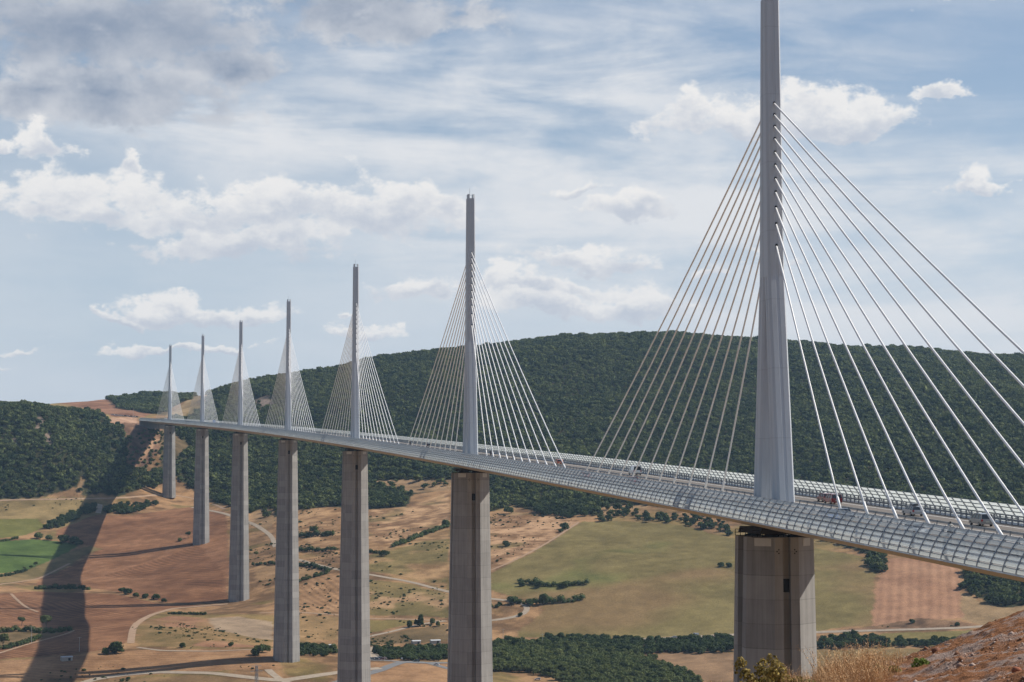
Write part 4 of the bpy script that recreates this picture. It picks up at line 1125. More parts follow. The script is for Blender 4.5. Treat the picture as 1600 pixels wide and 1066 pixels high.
for a in [
    (72, 982, 4.6, 'full round tree on the brown field beside the broad deck shadow', 'o', True),
    (34, 978, 3.0, 'small pale round tree left of the full round tree', 'o', True),
    (5, 1012, 4.4, 'rounded tree at the picture edge above the dirt lane', 'o', True),
    (294, 841, 3.0, 'small dark tree just left of the sixth pier foot', 'h', True),
    (281, 846, 2.7, 'pale thin bush beside the small dark tree near the sixth pier', 'o', False),
    (181, 1021, 6.0, 'big dark bush on the dry bank below the dirt track bend', 'h', False),
    (165, 1022, 3.2, 'low dark bush leaning against the big dark bush', 'h', False),
    (200, 929, 4.2, 'dark bush at the left end of the bush row on the brown field', 'h', False),
    (190, 926, 3.2, 'small dark bush at the tip of the bush row', 'h', False),
    (212, 933, 3.0, 'low bush second along the bush row on the brown field', 'h', False),
    (227, 935, 3.0, 'upright bush in the middle of the bush row', 'h', False),
    (244, 937, 3.8, 'taller bush towards the right of the bush row', 'h', False),
    (256, 941, 2.6, 'flat bush ending the bush row on the right', 'h', False),
    (60, 842, 5.2, 'pale round tree at the corner of the green pasture', 'o', False),
    (76, 844, 4.2, 'round bush between the pale tree and the dark thicket', 'o', False),
    (100, 848, 6.4, 'dark broad thicket beside the green pasture', 'h', False),
    (116, 850, 6.0, 'dark thicket at the edge of the furrowed red field', 'h', False),
    (124, 852, 4.4, 'small dark thicket tip pointing at the deck shadow', 'h', False),
    (56, 886, 2.4, 'small pale sapling on the strip above the lower hedge', 'o', True),
    (48, 890, 1.8, 'tiny dark sapling left of the pale sapling', 'h', True),
    (38, 892, 1.8, 'low sapling at the end of the green pasture', 'o', True),
    (285, 1012, 2.6, 'dark bush on the olive bank in front of the fifth pier', 'h', False),
    (361, 1010, 2.2, 'small dark bush left of the fourth pier on the bank', 'h', False),
    (400, 870, 2.4, 'pale bare tree above the short hedge by the fourth pier', 'o', True),
    (403, 1024, 5.0, 'dark bushy tree against the left side of the fourth pier', 'h', False),
    (414, 1020, 4.2, 'brown-green bush beside the fourth pier', 'o', False),
    (490, 838, 4.4, 'taller pale tree in the bush row on the golden slope', 'o', True),
    (511, 838, 4.0, 'round dark tree ending the bush row on the golden slope', 'h', False),
    (600, 869, 4.2, 'low dark bush below the hedge right of the third pier', 'h', False),
    (697, 822, 4.6, 'dark round bush touching the second pier on the left', 'h', False),
    (665, 836, 3.4, 'round bush in the middle of the climbing hedge', 'h', False),
    (791, 854, 4.0, 'dark bush on the golden slope right of the second pier', 'h', False),
    (794, 803, 5.4, 'round dark tree standing alone right of the second pier', 'h', False),
    (883, 827, 4.6, 'round dark bush on the diagonal edge of the olive pasture', 'h', False),
    (876, 832, 2.8, 'small bush below the round one on the pasture edge', 'h', False),
    (1127, 886, 3.0, 'small dark bush on the olive pasture by the nearest pier', 'h', False),
    (1139, 886, 2.8, 'smaller dark bush touching the nearest pier on the left', 'h', False),
    (940, 815, 4.0, 'dark round bush on the bare strip above the pasture', 'h', False),
    (815, 916, 3.0, 'upright bush starting the upper pasture hedge', 'h', False),
    (842, 918, 3.8, 'tall bush in the upper pasture hedge', 'h', False),
    (881, 919, 4.0, 'round bush in the right part of the upper pasture hedge', 'h', False),
    (802, 944, 4.4, 'upright tree starting the lower pasture hedge', 'h', False),
    (828, 946, 4.2, 'dark bush in the lower pasture hedge', 'h', False),
    (850, 945, 4.0, 'pale feathery tree rising from the lower pasture hedge', 'o', True),
    (813, 963, 2.2, 'small bush standing below the hairpin bend', 'h', False),
    (781, 946, 2.2, 'low bush inside the hairpin bend', 'h', False),
    (640, 981, 2.2, 'first of the small cypress-like trees by the gravel path', 'h', False, 2.0),
    (650, 979, 2.0, 'second small pointed tree by the gravel path', 'h', False, 2.0),
    (657, 979, 2.8, 'tallest pointed tree by the gravel path', 'h', False, 2.5),
    (676, 976, 2.2, 'pale pointed sapling nearest the second pier', 'o', False, 1.8),
    (684, 979, 1.8, 'small pointed sapling on the bank before the second pier', 'o', False, 1.9),
    (1425, 974, 2.4, 'small dark bush on top of the brown bank', 'h', False),
    (1496, 978, 2.2, 'low bush at the right end of the brown bank', 'h', False),
    (1334, 1000, 2.8, 'pointed conifer beside the pale road', 'h', False, 2.0),
    (1340, 1002, 2.6, 'second pointed conifer beside the pale road', 'h', False, 1.7),
    (1460, 1006, 3.0, 'pointed dark tree at the right end of the tree belt', 'h', False, 1.6),
    (211, 631, 5.0, 'round tree standing out above the plateau wood', 'h', False),
]:
    single(*a)

# ------------------------------------------------------------------ vehicles
M_glass = mat('car_glass', (.03, .04, .05), .08, 0, .6)
M_tyre = mat('tyre', (.02, .02, .02), .9)
M_rim = mat('rim', (.35, .36, .37), .35, .6)
M_tail = mat('tail_lamp', (.35, .02, .02), .3)
M_head = mat('head_lamp', (.75, .76, .75), .15)
M_plate2 = mat('number_plate', (.62, .60, .48), .5)
M_blk = mat('black_trim', (.03, .03, .032), .6)
PAINT = {}
def paint(c, metal=.15):
    if c not in PAINT:
        m = mat('car_paint', c, .28, metal, .5); m.node_tree.nodes['Principled BSDF'].inputs['Coat Weight'].default_value = .6
        PAINT[c] = m
    return PAINT[c]
# side outlines (y forward, z up): lower body and greenhouse
KINDS = {
    'hatch': (4.0, 1.70, [(-1.95, .30), (-1.98, .62), (-1.93, .88), (.78, .92), (1.78, .72), (1.96, .52), (1.92, .28)], [(-1.90, .88), (-1.62, 1.40), (-.30, 1.47), (.25, 1.43), (1.02, .90)]),
    'estate': (4.6, 1.76, [(-2.25, .30), (-2.30, .62), (-2.25, .92), (.85, .93), (2.05, .76), (2.26, .55), (2.22, .28)], [(-2.20, .90), (-1.98, 1.38), (-.5, 1.46), (.15, 1.42), (1.05, .92)]),
    'mpv': (4.5, 1.82, [(-2.2, .32), (-2.24, .66), (-2.2, 1.0), (1.2, 1.02), (2.05, .80), (2.22, .58), (2.2, .30)], [(-2.16, .98), (-1.98, 1.66), (-.4, 1.74), (.45, 1.66), (1.5, 1.0)]),
    'van': (5.2, 1.95, [(-2.6, .38), (-2.62, .9), (-2.6, 1.25), (1.6, 1.25), (2.35, .95), (2.58, .7), (2.55, .36)], [(-2.58, 1.22), (-2.54, 2.2), (-.4, 2.28), (1.0, 2.22), (1.85, 1.22)])}
def make_vehicle(name, kind, color, label, cat, loc, rz, pitch=0.0, group=None, roofbox=None, detail=True):
    L, Wd, low, top = KINDS[kind]
    o = empty(name, loc, rz, label, cat, group); o.rotation_euler = (pitch, 0, rz)
    m = paint(color); hw = Wd / 2
    b = MB()
    xs = [(-hw, .06, .0), (-hw + .07, .0, .0), (hw - .07, .0, .0), (hw, .06, .0)]
    b.loft([[(x, y * (1 - ins * .25), z + (ins * .5 if z < .5 else -ins * .5)) for y, z in low] for x, ins, _ in xs])
    # roof panel
    t = 0.17; r0, r1 = top[1], top[-2]
    roof = [(y, z) for y, z in top[1:-1]]
    b.loft([[(x, y, z + dz) for y, z in roof] + [(x, y, z + dz - .05) for y, z in roof[::-1]] for x, dz in ((-hw + t, -.03), (-hw + t + .08, .0), (hw - t - .08, .0), (hw - t, -.03))])
    def pillar(y0, z0, y1, z1):
        for sg in (-1, 1): b.bar((sg * (hw - .055), y0, z0), (sg * (hw - t - .005), y1, z1 - .02), .07, .09)
    pillar(*top[0], *top[1]); pillar(*top[-1], *top[-2])
    for q in ((.33, .68) if kind != 'van' else (.62,)):
        yb = top[0][0] + (top[-1][0] - top[0][0]) * q; yt = top[1][0] + (top[-2][0] - top[1][0]) * q
        pillar(yb, top[0][1], yt, max(z for y, z in roof) - .03)
    if kind == 'van':
        for sg in (-1, 1):
            b.raw([(sg * (hw - .03), -2.57, 1.2), (sg * (hw - .03), .5, 1.2), (sg * (hw - t + .01), .35, 2.2), (sg * (hw - t + .01), -2.53, 2.18)], [(0, 1, 2, 3)])
    b.build('body', [m], o)
    g = MB(); gi = .06
    g.loft([[(x, y, z) for y, z in ([(top[0][0] + .05, top[0][1] - .03)] + [(y, z - .03) for y, z in roof] + [(top[-1][0] - .05, top[-1][1] - .03)])] for x in (-hw + t + .0, hw - t - .0)])
    g.raw([(sg * (hw - .07), y, z) for sg in (-1, 1) for y, z in (top[0], top[-1])] + [(sg * (hw - t - .01), y, z - .03) for sg in (-1, 1) for y, z in (top[1], top[-2])], [(0, 1, 5, 4), (2, 3, 7, 6)])
    g.build('window', [M_glass], o)
    wy = L / 2 - .78; wr = .31 if kind != 'van' else .35
    for sg in (-1, 1):
        for y in (-wy, wy):
            wmb = MB(); wmb.tube([(sg * (hw - .20), y, wr), (sg * (hw + .01), y, wr)], wr, 12, 0); wmb.tube([(sg * (hw + .0), y, wr), (sg * (hw + .025), y, wr)], wr * .6, 10, 1)
            wmb.build('wheel', [M_tyre, M_rim], o)
    yb = low[1][0]; yf = low[-2][0]
    for sg in (-1, 1):
        q = MB(); q.box((sg * (hw - .16), yb + .03, low[1][1] + .16), (.26, .12, .26)); q.build('tail_light', [M_tail], o)
        q = MB(); q.box((sg * (hw - .26), yf - .04, low[-2][1] + .12), (.34, .16, .14)); q.build('headlight', [M_head], o)
    q = MB(); q.box((0, yb - .01, .62 if kind != 'van' else .7), (.5, .03, .12)); q.build('number_plate', [M_plate2], o)
    q = MB(); q.box((0, yb + .06, .40), (Wd * .98, .2, .20)); q.box((0, yf - .07, .38), (Wd * .98, .2, .20)); q.build('bumper', [M_blk if kind == 'van' else m], o)
    if roofbox:
        q = MB(); q.loft([[(x * k_, y, 1.50 + z) for x, z in ((-.42, 0), (-.48, .14), (-.36, .32), (.36, .32), (.48, .14), (.42, 0))] for y, k_ in ((-1.75, .75), (-1.5, 1), (.1, 1), (.45, .5))]); q.build('roof_box', [paint(roofbox)], o)
    return o
def on_deck(px, u):
    """chainage of the point of lane u that the photograph shows at this column"""
    lo, hi = -200.0, 2255.0
    for _ in range(60):
        m_ = (lo + hi) / 2; p = BP(m_, u, .04)
        if prj(*p)[0] > px: lo = m_
        else: hi = m_
    return (lo + hi) / 2
def drive(name, px, u, kind, color, label, cat='car', south=None, **kw):
    s = on_deck(px, u); p = BP(s, u, .04); south = (u > 0) if south is None else south
    rz = s / RB + (0 if south else math.pi)
    return make_vehicle(name, kind, color, label, cat, tuple(p), rz, math.atan(SL) * (1 if south else -1), 'vehicles crossing the bridge', **kw)
drive('people_carrier', 1533, 7.9, 'mpv', (.30, .29, .27), 'grey people carrier with roof rails driving away between the last two stays')
drive('estate_car', 1426, 8.0, 'estate', (.42, .43, .44), 'silver estate car with a dark roof box driving away beyond the stays', roofbox=(.07, .08, .09))
drive('people_carrier', 1301, 7.9, 'mpv', (.22, .012, .015), 'dark red people carrier driving away just past the nearest mast')
drive('hatchback', 1289, 9.3, 'hatch', (.20, .03, .03), 'small dull red car just ahead of the dark red people carrier')
drive('hatchback', 1297, -8.4, 'hatch', (.12, .22, .46), 'blue car seen through the near wind screen by the nearest mast')
drive('estate_car', 1319, -5.2, 'estate', (.10, .13, .17), 'dark slate car seen through the near wind screen beside the blue one')
drive('estate_car', 1432, -8.2, 'estate', (.78, .78, .77), 'white car seen through the near wind screen between two stays')
drive('hatchback', 1182, -8.4, 'hatch', (.48, .50, .52), 'silver car seen faintly through the near screen left of the nearest mast')
drive('white_van', 992, 8.0, 'van', (.78, .78, .76), 'white van on the far carriageway midway between the first and second masts', 'van')
drive('hatchback', 915, -8.4, 'hatch', (.42, .08, .08), 'red car coming through the near screen left of the longest stays')
drive('hatchback', 990, -5.2, 'hatch', (.22, .02, .03), 'dark red car behind the near screen below the white van')
drive('hatchback', 873, 8.0, 'hatch', (.60, .16, .07), 'orange red car beyond the outermost stay of the second mast')
drive('hatchback', 727, -8.4, 'hatch', (.62, .36, .20), 'orange car behind the near screen at the foot of the second mast')
drive('hatchback', 669, 8.0, 'hatch', (.05, .05, .055), 'black car on the far carriageway left of the second mast')
# lorries far along the deck
def lorry(px, u, color, label):
    s = on_deck(px, u); p = BP(s, u, .04)
    o = empty('lorry', tuple(p), s / RB + (0 if u > 0 else math.pi), label, 'lorry', 'lorries far along the bridge')
    q = MB(); q.box((0, -1.5, 2.35), (2.5, 9.0, 2.7)); q.build('cargo_box', [paint(color)], o)
    q = MB(); q.loft([[(x, y, z) for y, z in ((3.3, .5), (5.4, .5), (5.4, 1.7), (5.1, 2.9), (3.3, 3.0))] for x in (-1.22, 1.22)]); q.build('cab', [paint(color)], o)
    q = MB(); q.raw([(-1.1, 5.42, 1.7), (1.1, 5.42, 1.7), (1.1, 5.15, 2.75), (-1.1, 5.15, 2.75)], [(0, 1, 2, 3)]); q.build('windscreen', [M_glass], o)
    for y in (-5, -3.8, 4.2):
        for sg in (-1, 1):
            q = MB(); q.tube([(sg * 1.0, y, .5), (sg * 1.25, y, .5)], .5, 12); q.build('wheel', [M_tyre], o)
    return o
lorry(334, 7.6, (.03, .16, .42), 'blue lorry beside the sixth mast'); lorry(263, 7.8, (.42, .02, .04), 'red lorry at the foot of the farthest mast')
# motorcyclists
def rider_mesh(jacket):
    mb = MB()
    mb.tube([(0, -.28, .86), (0, -.22, 1.02), (0, -.06, 1.26), (0, .03, 1.42), (0, .05, 1.5)], [.17, .17, .21, .15, .06], 8, 0)
    for sg in (-1, 1):
        mb.tube([(sg * .10, -.26, .88), (sg * .22, .16, .80), (sg * .20, -.02, .42), (sg * .19, .12, .36)], [.11, .09, .065, .045], 6, 1)
        mb.tube([(sg * .19, .0, 1.40), (sg * .31, .16, 1.16), (sg * .27, .46, 1.08)], [.07, .055, .04], 6, 0)
    bm = MB()
    return mb
def motorcycle(px, u, label, plabel, jk, bike=(.05, .05, .06)):
    s = on_deck(px, u); p = BP(s, u, .04); rz = s / RB + (0 if u > 0 else math.pi)
    o = empty('motorcycle', tuple(p), rz, label, 'motorcycle', 'motorcycles on the bridge')
    q = MB(); q.tube([(0, -.75, .78), (0, -.2, .80), (0, .15, .92), (0, .45, .80)], [.07, .13, .17, .10], 8); q.box((0, 0, .48), (.30, .5, .42)); q.bar((0, .35, .95), (0, .72, .35), .09); q.bar((-.36, .42, 1.05), (.36, .42, 1.05), .05); q.build('frame', [paint(bike)], o)
    for y in (-.72, .74):
        q = MB(); q.tube([(-.06, y, .32), (.06, y, .32)], .32, 14); q.build('wheel', [M_tyre], o)
    q = MB(); q.box((0, -1.0, .86), (.12, .06, .08)); q.build('tail_light', [M_tail], o)
    r = rider_mesh(jk); ro = r.build('person', [jk, M_blk], None, True)
    ro.location = p; ro.rotation_euler = (0, 0, rz); tag(ro, plabel, 'person', 'motorcycle riders')
    h = MB(); h.tube([(0, -.02, 1.46), (0, .03, 1.52), (0, .05, 1.62), (0, .04, 1.72), (0, .02, 1.77)], [.08, .125, .145, .11, .03], 10); h.build('helmet', [M_blk], ro, True)
J1 = mat('dark_jacket', (.04, .04, .045), .7); J2 = mat('pale_jacket', (.62, .60, .55), .7)
motorcycle(767, 6.6, 'dark motorcycle between the short stays right of the second mast', 'rider in dark clothes right of the second mast', J1)
motorcycle(802, 6.0, 'dark motorcycle near the middle stays of the second mast', 'crouched rider in dark clothes near the middle stays', J1)
motorcycle(641, 6.8, 'dark motorcycle left of the second mast among thin stays', 'rider in dark clothes among the left stays of the second mast', J1)
motorcycle(1485, -4.4, 'motorcycle coming along the near carriageway beside the median', 'rider in a pale jacket and black helmet beside the median', J2)

# cars down in the valley
def park(name, px, py, kind, color, label, cat='car', rz=0.0, group=None):
    x, y, z = [float(a[0]) for a in hits([px], [py])]
    return make_vehicle(name, kind, color, label, cat, (x, y, z + .22), rz, 0, group)
GP = 'cars stopped by the roundabout'
for i, (px, py, kd, c, lb) in enumerate([
    (577, 1030.0, 'hatch', (.75, .75, .74), 'white car leftmost of the cars stopped by the roundabout'),
    (581, 1031.0, 'hatch', (.30, .32, .34), 'grey car second in the row by the roundabout'),
    (585, 1030.4, 'estate', (.70, .70, .69), 'white estate car third in the row by the roundabout'),
    (588.5, 1031.4, 'hatch', (.10, .11, .14), 'black car fourth in the row by the roundabout'),
    (592, 1030.6, 'mpv', (.45, .47, .50), 'silver people carrier in the middle of the roundabout row'),
    (596, 1031.8, 'hatch', (.16, .04, .04), 'dark red car near the right end of the roundabout row'),
    (600, 1030.6, 'hatch', (.74, .62, .60), 'pale pink white car ending the roundabout row'),
    (612, 1030.4, 'hatch', (.06, .14, .40), 'small blue car standing right of the roundabout row'),
    (651, 1034.6, 'mpv', (.05, .09, .09), 'dark green car alone on the tarmac road by the dark wood'),
    (682, 1040.0, 'hatch', (.72, .72, .72), 'white car on the road bend beside the second pier')]):
    park('car', px, py, kd, c, lb, 'car', [.3, 1.2, 1.4, .9, 1.3, 1.5, 1.2, .2, 1.45, 1.0][i], GP)
park('white_van', 1086, 994.4, 'van', (.78, .79, .80), 'white van driving along the pale road above the tree belt', 'van', 1.45)
park('car', 1053, 997.2, 'estate', (.66, .67, .68), 'pale car on the road above the tree belt, left of the white van', 'car', 1.45)
park('car', 840, 1063, 'hatch', (.70, .72, .74), 'white car at the bottom of the riverside wood', 'car', 1.3)
# cars waiting on the platform beyond the far end of the deck
rs_ = random.Random(4)
for i, (px, c, lb) in enumerate([(176, (.75, .75, .75), 'white car at the far left of the plateau car row'), (181, (.45, .5, .55), 'grey blue car second in the plateau car row'), (186, (.7, .7, .7), 'white car third in the plateau car row'),
                                 (190, (.5, .52, .55), 'silver car fourth in the plateau car row'), (195, (.06, .06, .07), 'black car left of centre in the plateau row'), (199, (.6, .6, .6), 'pale grey car in the plateau row centre'),
                                 (204, (.05, .05, .06), 'black car right of centre in the plateau row'), (209, (.7, .7, .68), 'white car in the plateau row near the deck end'), (213, (.08, .08, .09), 'dark car nearest the far deck end')]):
    x, y, z = W(px, 654.5, 2600 + 4 * i); z = gz(x, y)
    make_vehicle('car', 'mpv', c, lb, 'car', (x, y, z + .2), 1.3, 0, 'cars beyond the far end of the bridge')

# ------------------------------------------------------------------ poles, lattice tower, buildings
M_pole = noisy('pole_concrete', (.42, .40, .37), .1, 1.0)
def at(px, py):
    x, y, z = [float(a[0]) for a in hits([px], [py])]; return x, y, z
def utility_pole(px, py, h, label, arms=1.6):
    x, y, z = at(px, py)
    o = empty('utility_pole', (x, y, z), .3, label, 'utility pole', 'poles of the valley power line')
    q = MB(); q.tube([(0, 0, -1), (0, 0, h)], [.22, .13], 8); q.build('shaft', [M_pole], o)
    q = MB(); q.bar((-arms, 0, h - .4), (arms, 0, h - .4), .16, .12); q.build('crossarm', [M_pole], o)
    for d in (-arms * .9, 0, arms * .9):
        q = MB(); q.tube([(d, 0, h - .34), (d, 0, h + .05)], [.06, .04], 6); q.build('insulator', [M_blk], o)
    return o
utility_pole(49, 1005, 11.5, 'pale concrete pole beside the ragged hedge, left of the deck shadow')
utility_pole(124, 1018, 9.5, 'thin grey pole inside the broad deck shadow')
utility_pole(848, 1011, 9.5, 'pale pole rising in front of the roadside trees, centre of the valley')
utility_pole(786, 1001, 8.5, 'pole just right of the second pier near the bend')
utility_pole(208, 656, 14, 'tall thin mast on the plateau beside the deck end', .6)
def lattice_tower(px, py, h, label):
    x, y, z = W(px, py, 1160); z = gz(x, y)
    o = empty('pylon', (x, y, z), .5, label, 'pylon')
    for sx_ in (-1, 1):
        for sy_ in (-1, 1):
            q = MB(); q.bar((sx_ * 2.2, sy_ * 2.2, 0), (sx_ * .45, sy_ * .45, h), .16); q.build('leg', [M_galv], o)
    q = MB(); n = 11
    zs = [h * (1 - (1 - i / n) ** 1.15) for i in range(n + 1)]
    for i in range(n):
        a = 2.2 - 1.75 * zs[i] / h; c = 2.2 - 1.75 * zs[i + 1] / h
        for (p0, p1) in (((-1, -1), (1, -1)), ((1, -1), (1, 1)), ((1, 1), (-1, 1)), ((-1, 1), (-1, -1))):
            q.bar((p0[0] * a, p0[1] * a, zs[i]), (p1[0] * c, p1[1] * c, zs[i + 1]), .08); q.bar((p1[0] * a, p1[1] * a, zs[i]), (p0[0] * c, p0[1] * c, zs[i + 1]), .08); q.bar((p0[0] * c, p0[1] * c, zs[i + 1]), (p1[0] * c, p1[1] * c, zs[i + 1]), .08)
    q.build('bracing', [M_galv], o)
    for zz, ww in ((h - .3, 3.2), (h - 3.2, 4.2)):
        q = MB(); q.bar((-ww, 0, zz), (ww, 0, zz), .14); q.bar((-ww, 0, zz), (0, 0, zz + 1.0), .1); q.bar((ww, 0, zz), (0, 0, zz + 1.0), .1); q.build('crossarm', [M_galv], o)
    return o
x_, y_, z_ = W(401, 1040, 1160)
lattice_tower(401, 1040, z_ - gz(x_, y_), 'grey steel lattice pylon rising from below in front of the fourth pier')
M_wall = noisy('render_wall', (.42, .40, .36), .08, .5); M_roofw = noisy('pale_roof', (.50, .51, .52), .05, .5)
def building(px, py, l, w, h, label, rz=0.2):
    x, y, z = at(px, py)
    o = empty('shed', (x, y, z), rz, label, 'shed', 'pale sheds in the valley')
    q = MB(); q.box((0, 0, h / 2 - .5), (l, w, h + 1)); q.build('wall', [M_wall], o)
    q = MB(); q.loft([[(sx_ * (l / 2 + .3), y_, z__) for y_, z__ in ((-w / 2 - .3, h + .02), (0, h + w * .16), (w / 2 + .3, h + .02))] for sx_ in (-1, 1)]); q.build('roof', [M_roofw], o)
    q = MB(); q.box((l * .2, -w / 2 - .03, h * .4), (l * .22, .08, h * .8)); q.build('door', [M_blk], o)
    return o
building(104, 1032, 7, 4, 2.2, 'small white shed beside the thin dark scrub in the deck shadow', .3)
building(650, 1006, 6, 4, 2.0, 'pale roofed shed behind the dark wood, left one')
building(680, 1005.5, 7, 4, 2.2, 'longer pale roofed shed behind the dark wood beside the second pier')
building(518, 1012, 4, 3, 2.0, 'white shed half hidden between the fourth and third piers')
# road signs by the roundabout
for px, py, lb in ((610, 1026, 'white road sign at the roundabout entry'), (628, 1034, 'second white road sign further along the tarmac road')):
    x, y, z = at(px, py); o = empty('road_sign', (x, y, z), 0, lb, 'road sign', 'road signs by the roundabout')
    q = MB(); q.tube([(0, 0, -.5), (0, 0, 2.6)], .06, 6); q.build('post', [M_galv], o)
    q = MB(); q.box((0, -.08, 2.3), (1.2, .06, .8)); q.build('panel', [M_paint], o)

# ------------------------------------------------------------------ near hillside: spoil bank, stones, dry grass, shrub
def near_pt(px, py, D): return np.array(W(px, py, D))
nc = []
for row in [(1400, 1046, 33), (1440, 1028, 33.5), (1487, 1003, 34), (1540, 981, 35), (1600, 957, 36), (1700, 920, 38),
            (1400, 1075, 27), (1487, 1040, 28), (1600, 1000, 28.5), (1487, 1075, 23), (1600, 1066, 21), (1700, 1040, 21), (1700, 980, 29),
            (1350, 1062, 33), (1300, 1072, 33), (1250, 1078, 33), (1200, 1084, 33), (1140, 1092, 33), (1080, 1110, 33), (1000, 1150, 33), (900, 1220, 33),
            (1300, 1100, 26), (1200, 1120, 26), (1100, 1160, 26), (1000, 1220, 26), (1400, 1130, 20), (1200, 1200, 18), (1000, 1300, 18), (1600, 1180, 15), (1700, 1150, 15),
            (1800, 900, 38), (1800, 1000, 26), (1900, 900, 40), (1900, 1000, 28)]:
    nc.append(near_pt(*row))
# falls away behind the crest
for px, py, D in [(1400, 1120, 40), (1487, 1075, 41), (1600, 1040, 44), (1700, 1010, 46), (1300, 1150, 40), (1200, 1170, 40), (1100, 1200, 40), (1000, 1260, 40), (1400, 1300, 52), (1600, 1250, 56), (1200, 1350, 52), (1900, 1000, 55)]:
    nc.append(near_pt(px, py, D))
nc = np.array(nc)
q_ = nc[:, :2] / 10
K = _U(((q_[:, None] - q_[None]) ** 2).sum(-1)) + np.eye(len(q_)) * 3e-3
AA = np.zeros((len(q_) + 3, len(q_) + 3)); AA[:-3, :-3] = K; AA[:-3, -3] = 1; AA[:-3, -2:] = q_; AA[-3, :-3] = 1; AA[-2:, :-3] = q_.T
ww = np.linalg.solve(AA, np.concatenate([nc[:, 2], [0, 0, 0]]))
def HN(x, y, rough=True):
    x = np.asarray(x, float); y = np.asarray(y, float); X_ = x.ravel() / 10; Y_ = y.ravel() / 10; o = np.empty_like(X_)
    for i in range(0, len(X_), 30000):
        r2 = (X_[i:i + 30000, None] - q_[None, :, 0]) ** 2 + (Y_[i:i + 30000, None] - q_[None, :, 1]) ** 2
        o[i:i + 30000] = _U(r2) @ ww[:-3] + ww[-3] + ww[-2] * X_[i:i + 30000] + ww[-1] * Y_[i:i + 30000]
    h = o.reshape(x.shape)
    if rough:
        L, F = LF(x, y)
        gul = fbm((L * .55 + F * .25) / .32, (F - L * .3) / 2.2, 3, 61)           # little erosion gullies running down the bank
        h = h + .16 * fbm(x / 1.1, y / 1.1, 4, 63) + .16 * gul + .10 * np.maximum(fbm(x / .16, y / .16, 4, 64), 0) * 1.3
    return h
LN = np.concatenate([np.linspace(-16, .5, 60), np.linspace(.5, 13.5, 620)[1:], np.linspace(13.5, 30, 60)[1:]]); FN = np.concatenate([np.linspace(4, 14, 30), np.linspace(14, 20, 60)[1:], np.linspace(20, 38, 640)[1:], np.linspace(38, 62, 70)[1:]])
LLn, FFn = np.meshgrid(LN, FN); nx_, ny_ = XY(LLn, FFn); nz_ = HN(nx_, ny_)
ed = np.clip(np.minimum.reduce([(LLn + 16) / 9, (30 - LLn) / 9, (FFn - 4) / 6, (62 - FFn) / 12]), 0, 1); ed = ed * ed * (3 - 2 * ed)
nz_ = nz_ * ed + (HG(nx_, ny_) - .25) * (1 - ed)
Vn = np.stack([nx_, ny_, nz_], -1).reshape(-1, 3); i = np.arange(len(FN) - 1)[:, None] * len(LN) + np.arange(len(LN) - 1)[None]
Fn = np.stack([i, i + 1, i + 1 + len(LN), i + len(LN)], -1).reshape(-1, 4)
M_dirt = bpy.data.materials.new('red_dirt'); M_dirt.use_nodes = True
t = NT(M_dirt.node_tree); b = t.n['Principled BSDF']; b.inputs['Roughness'].default_value = .95; b.inputs['Specular IOR Level'].default_value = .1
tc = t.node('ShaderNodeTexCoord'); mp = t.node('ShaderNodeMapping'); t.l.new(tc.outputs['Object'], mp.inputs[0])
mp.inputs['Rotation'].default_value = (0, 0, YAW + .55); mp.inputs['Scale'].default_value = (.45, 1.5, 2.4)
band = t.noise(mp.outputs[0], .55, 4, .6, .3)
fine = t.noise(tc.outputs['Object'], 20, 8, .8); mid = t.noise(tc.outputs['Object'], 2.2, 5, .65)
c = t.mix(t.ramp(fine, .3, .7), (.13, .055, .026), (.44, .21, .105))
c2 = t.mix(t.ramp(fine, .3, .7), (.15, .095, .07), (.50, .38, .32))
c = t.mix(t.ramp(t.m('ADD', band, t.m('MULTIPLY', t.m('SUBTRACT', mid, .5), .5)), .50, .60), c, c2)
t.l.new(c, b.inputs['Base Color'])
bp_ = t.node('ShaderNodeBump'); bp_.inputs['Strength'].default_value = 1.0; bp_.inputs['Distance'].default_value = .05; t.l.new(fine, bp_.inputs['Height']); t.l.new(bp_.outputs[0], b.inputs['Normal'])
tag(add('dirt_slope', mesh_np('dirt_slope', Vn, Fn, [M_dirt], True)), 'bare red earth bank with pale gravel bands', kind='structure')
# stones
rs = np.random.RandomState(8)
def rock_src(seed, c0, c1):
    r = np.random.RandomState(seed); V = ICO1[0] * (1 + .28 * r.normal(size=(len(ICO1[0]), 1))) * np.array([1, .8, .6])
    return V
M_stone = bpy.data.materials.new('stone'); M_stone.use_nodes = True
t = NT(M_stone.node_tree); b = t.n['Principled BSDF']; oi = t.node('ShaderNodeObjectInfo'); b.inputs['Roughness'].default_value = .9
cr = t.mix(t.ramp(oi.outputs['Random'], .35, .75), (.24, .11, .055), (.44, .33, .27)); t.l.new(cr, b.inputs['Base Color'])
ROCK = [source_obj(mesh_np('stone', rock_src(i, 0, 0), ICO1[1], [M_stone])) for i in range(4)]
n = 30000
Lr = rs.uniform(1.5, 12, n); Fr = rs.uniform(19, 37.5, n); bandk = fbm((Lr * .8 - Fr * .45) / 1.3, Fr / 6, 3, 70) 
k = rs.rand(n) < np.clip(.35 + 2.6 * bandk, .06, 1); Lr, Fr = Lr[k], Fr[k]
x, y = XY(Lr, Fr); z = HN(x, y); s = .010 + .018 * rs.rand(len(x)) ** 3 + .035 * (rs.rand(len(x)) < .02)
gn_scatter('gravel', np.stack([x, y, z], 1), rs.uniform(0, 6.28, len(x)), np.stack([s, s, s], 1), ROCK, 'loose pale and red stones strewn over the bank')
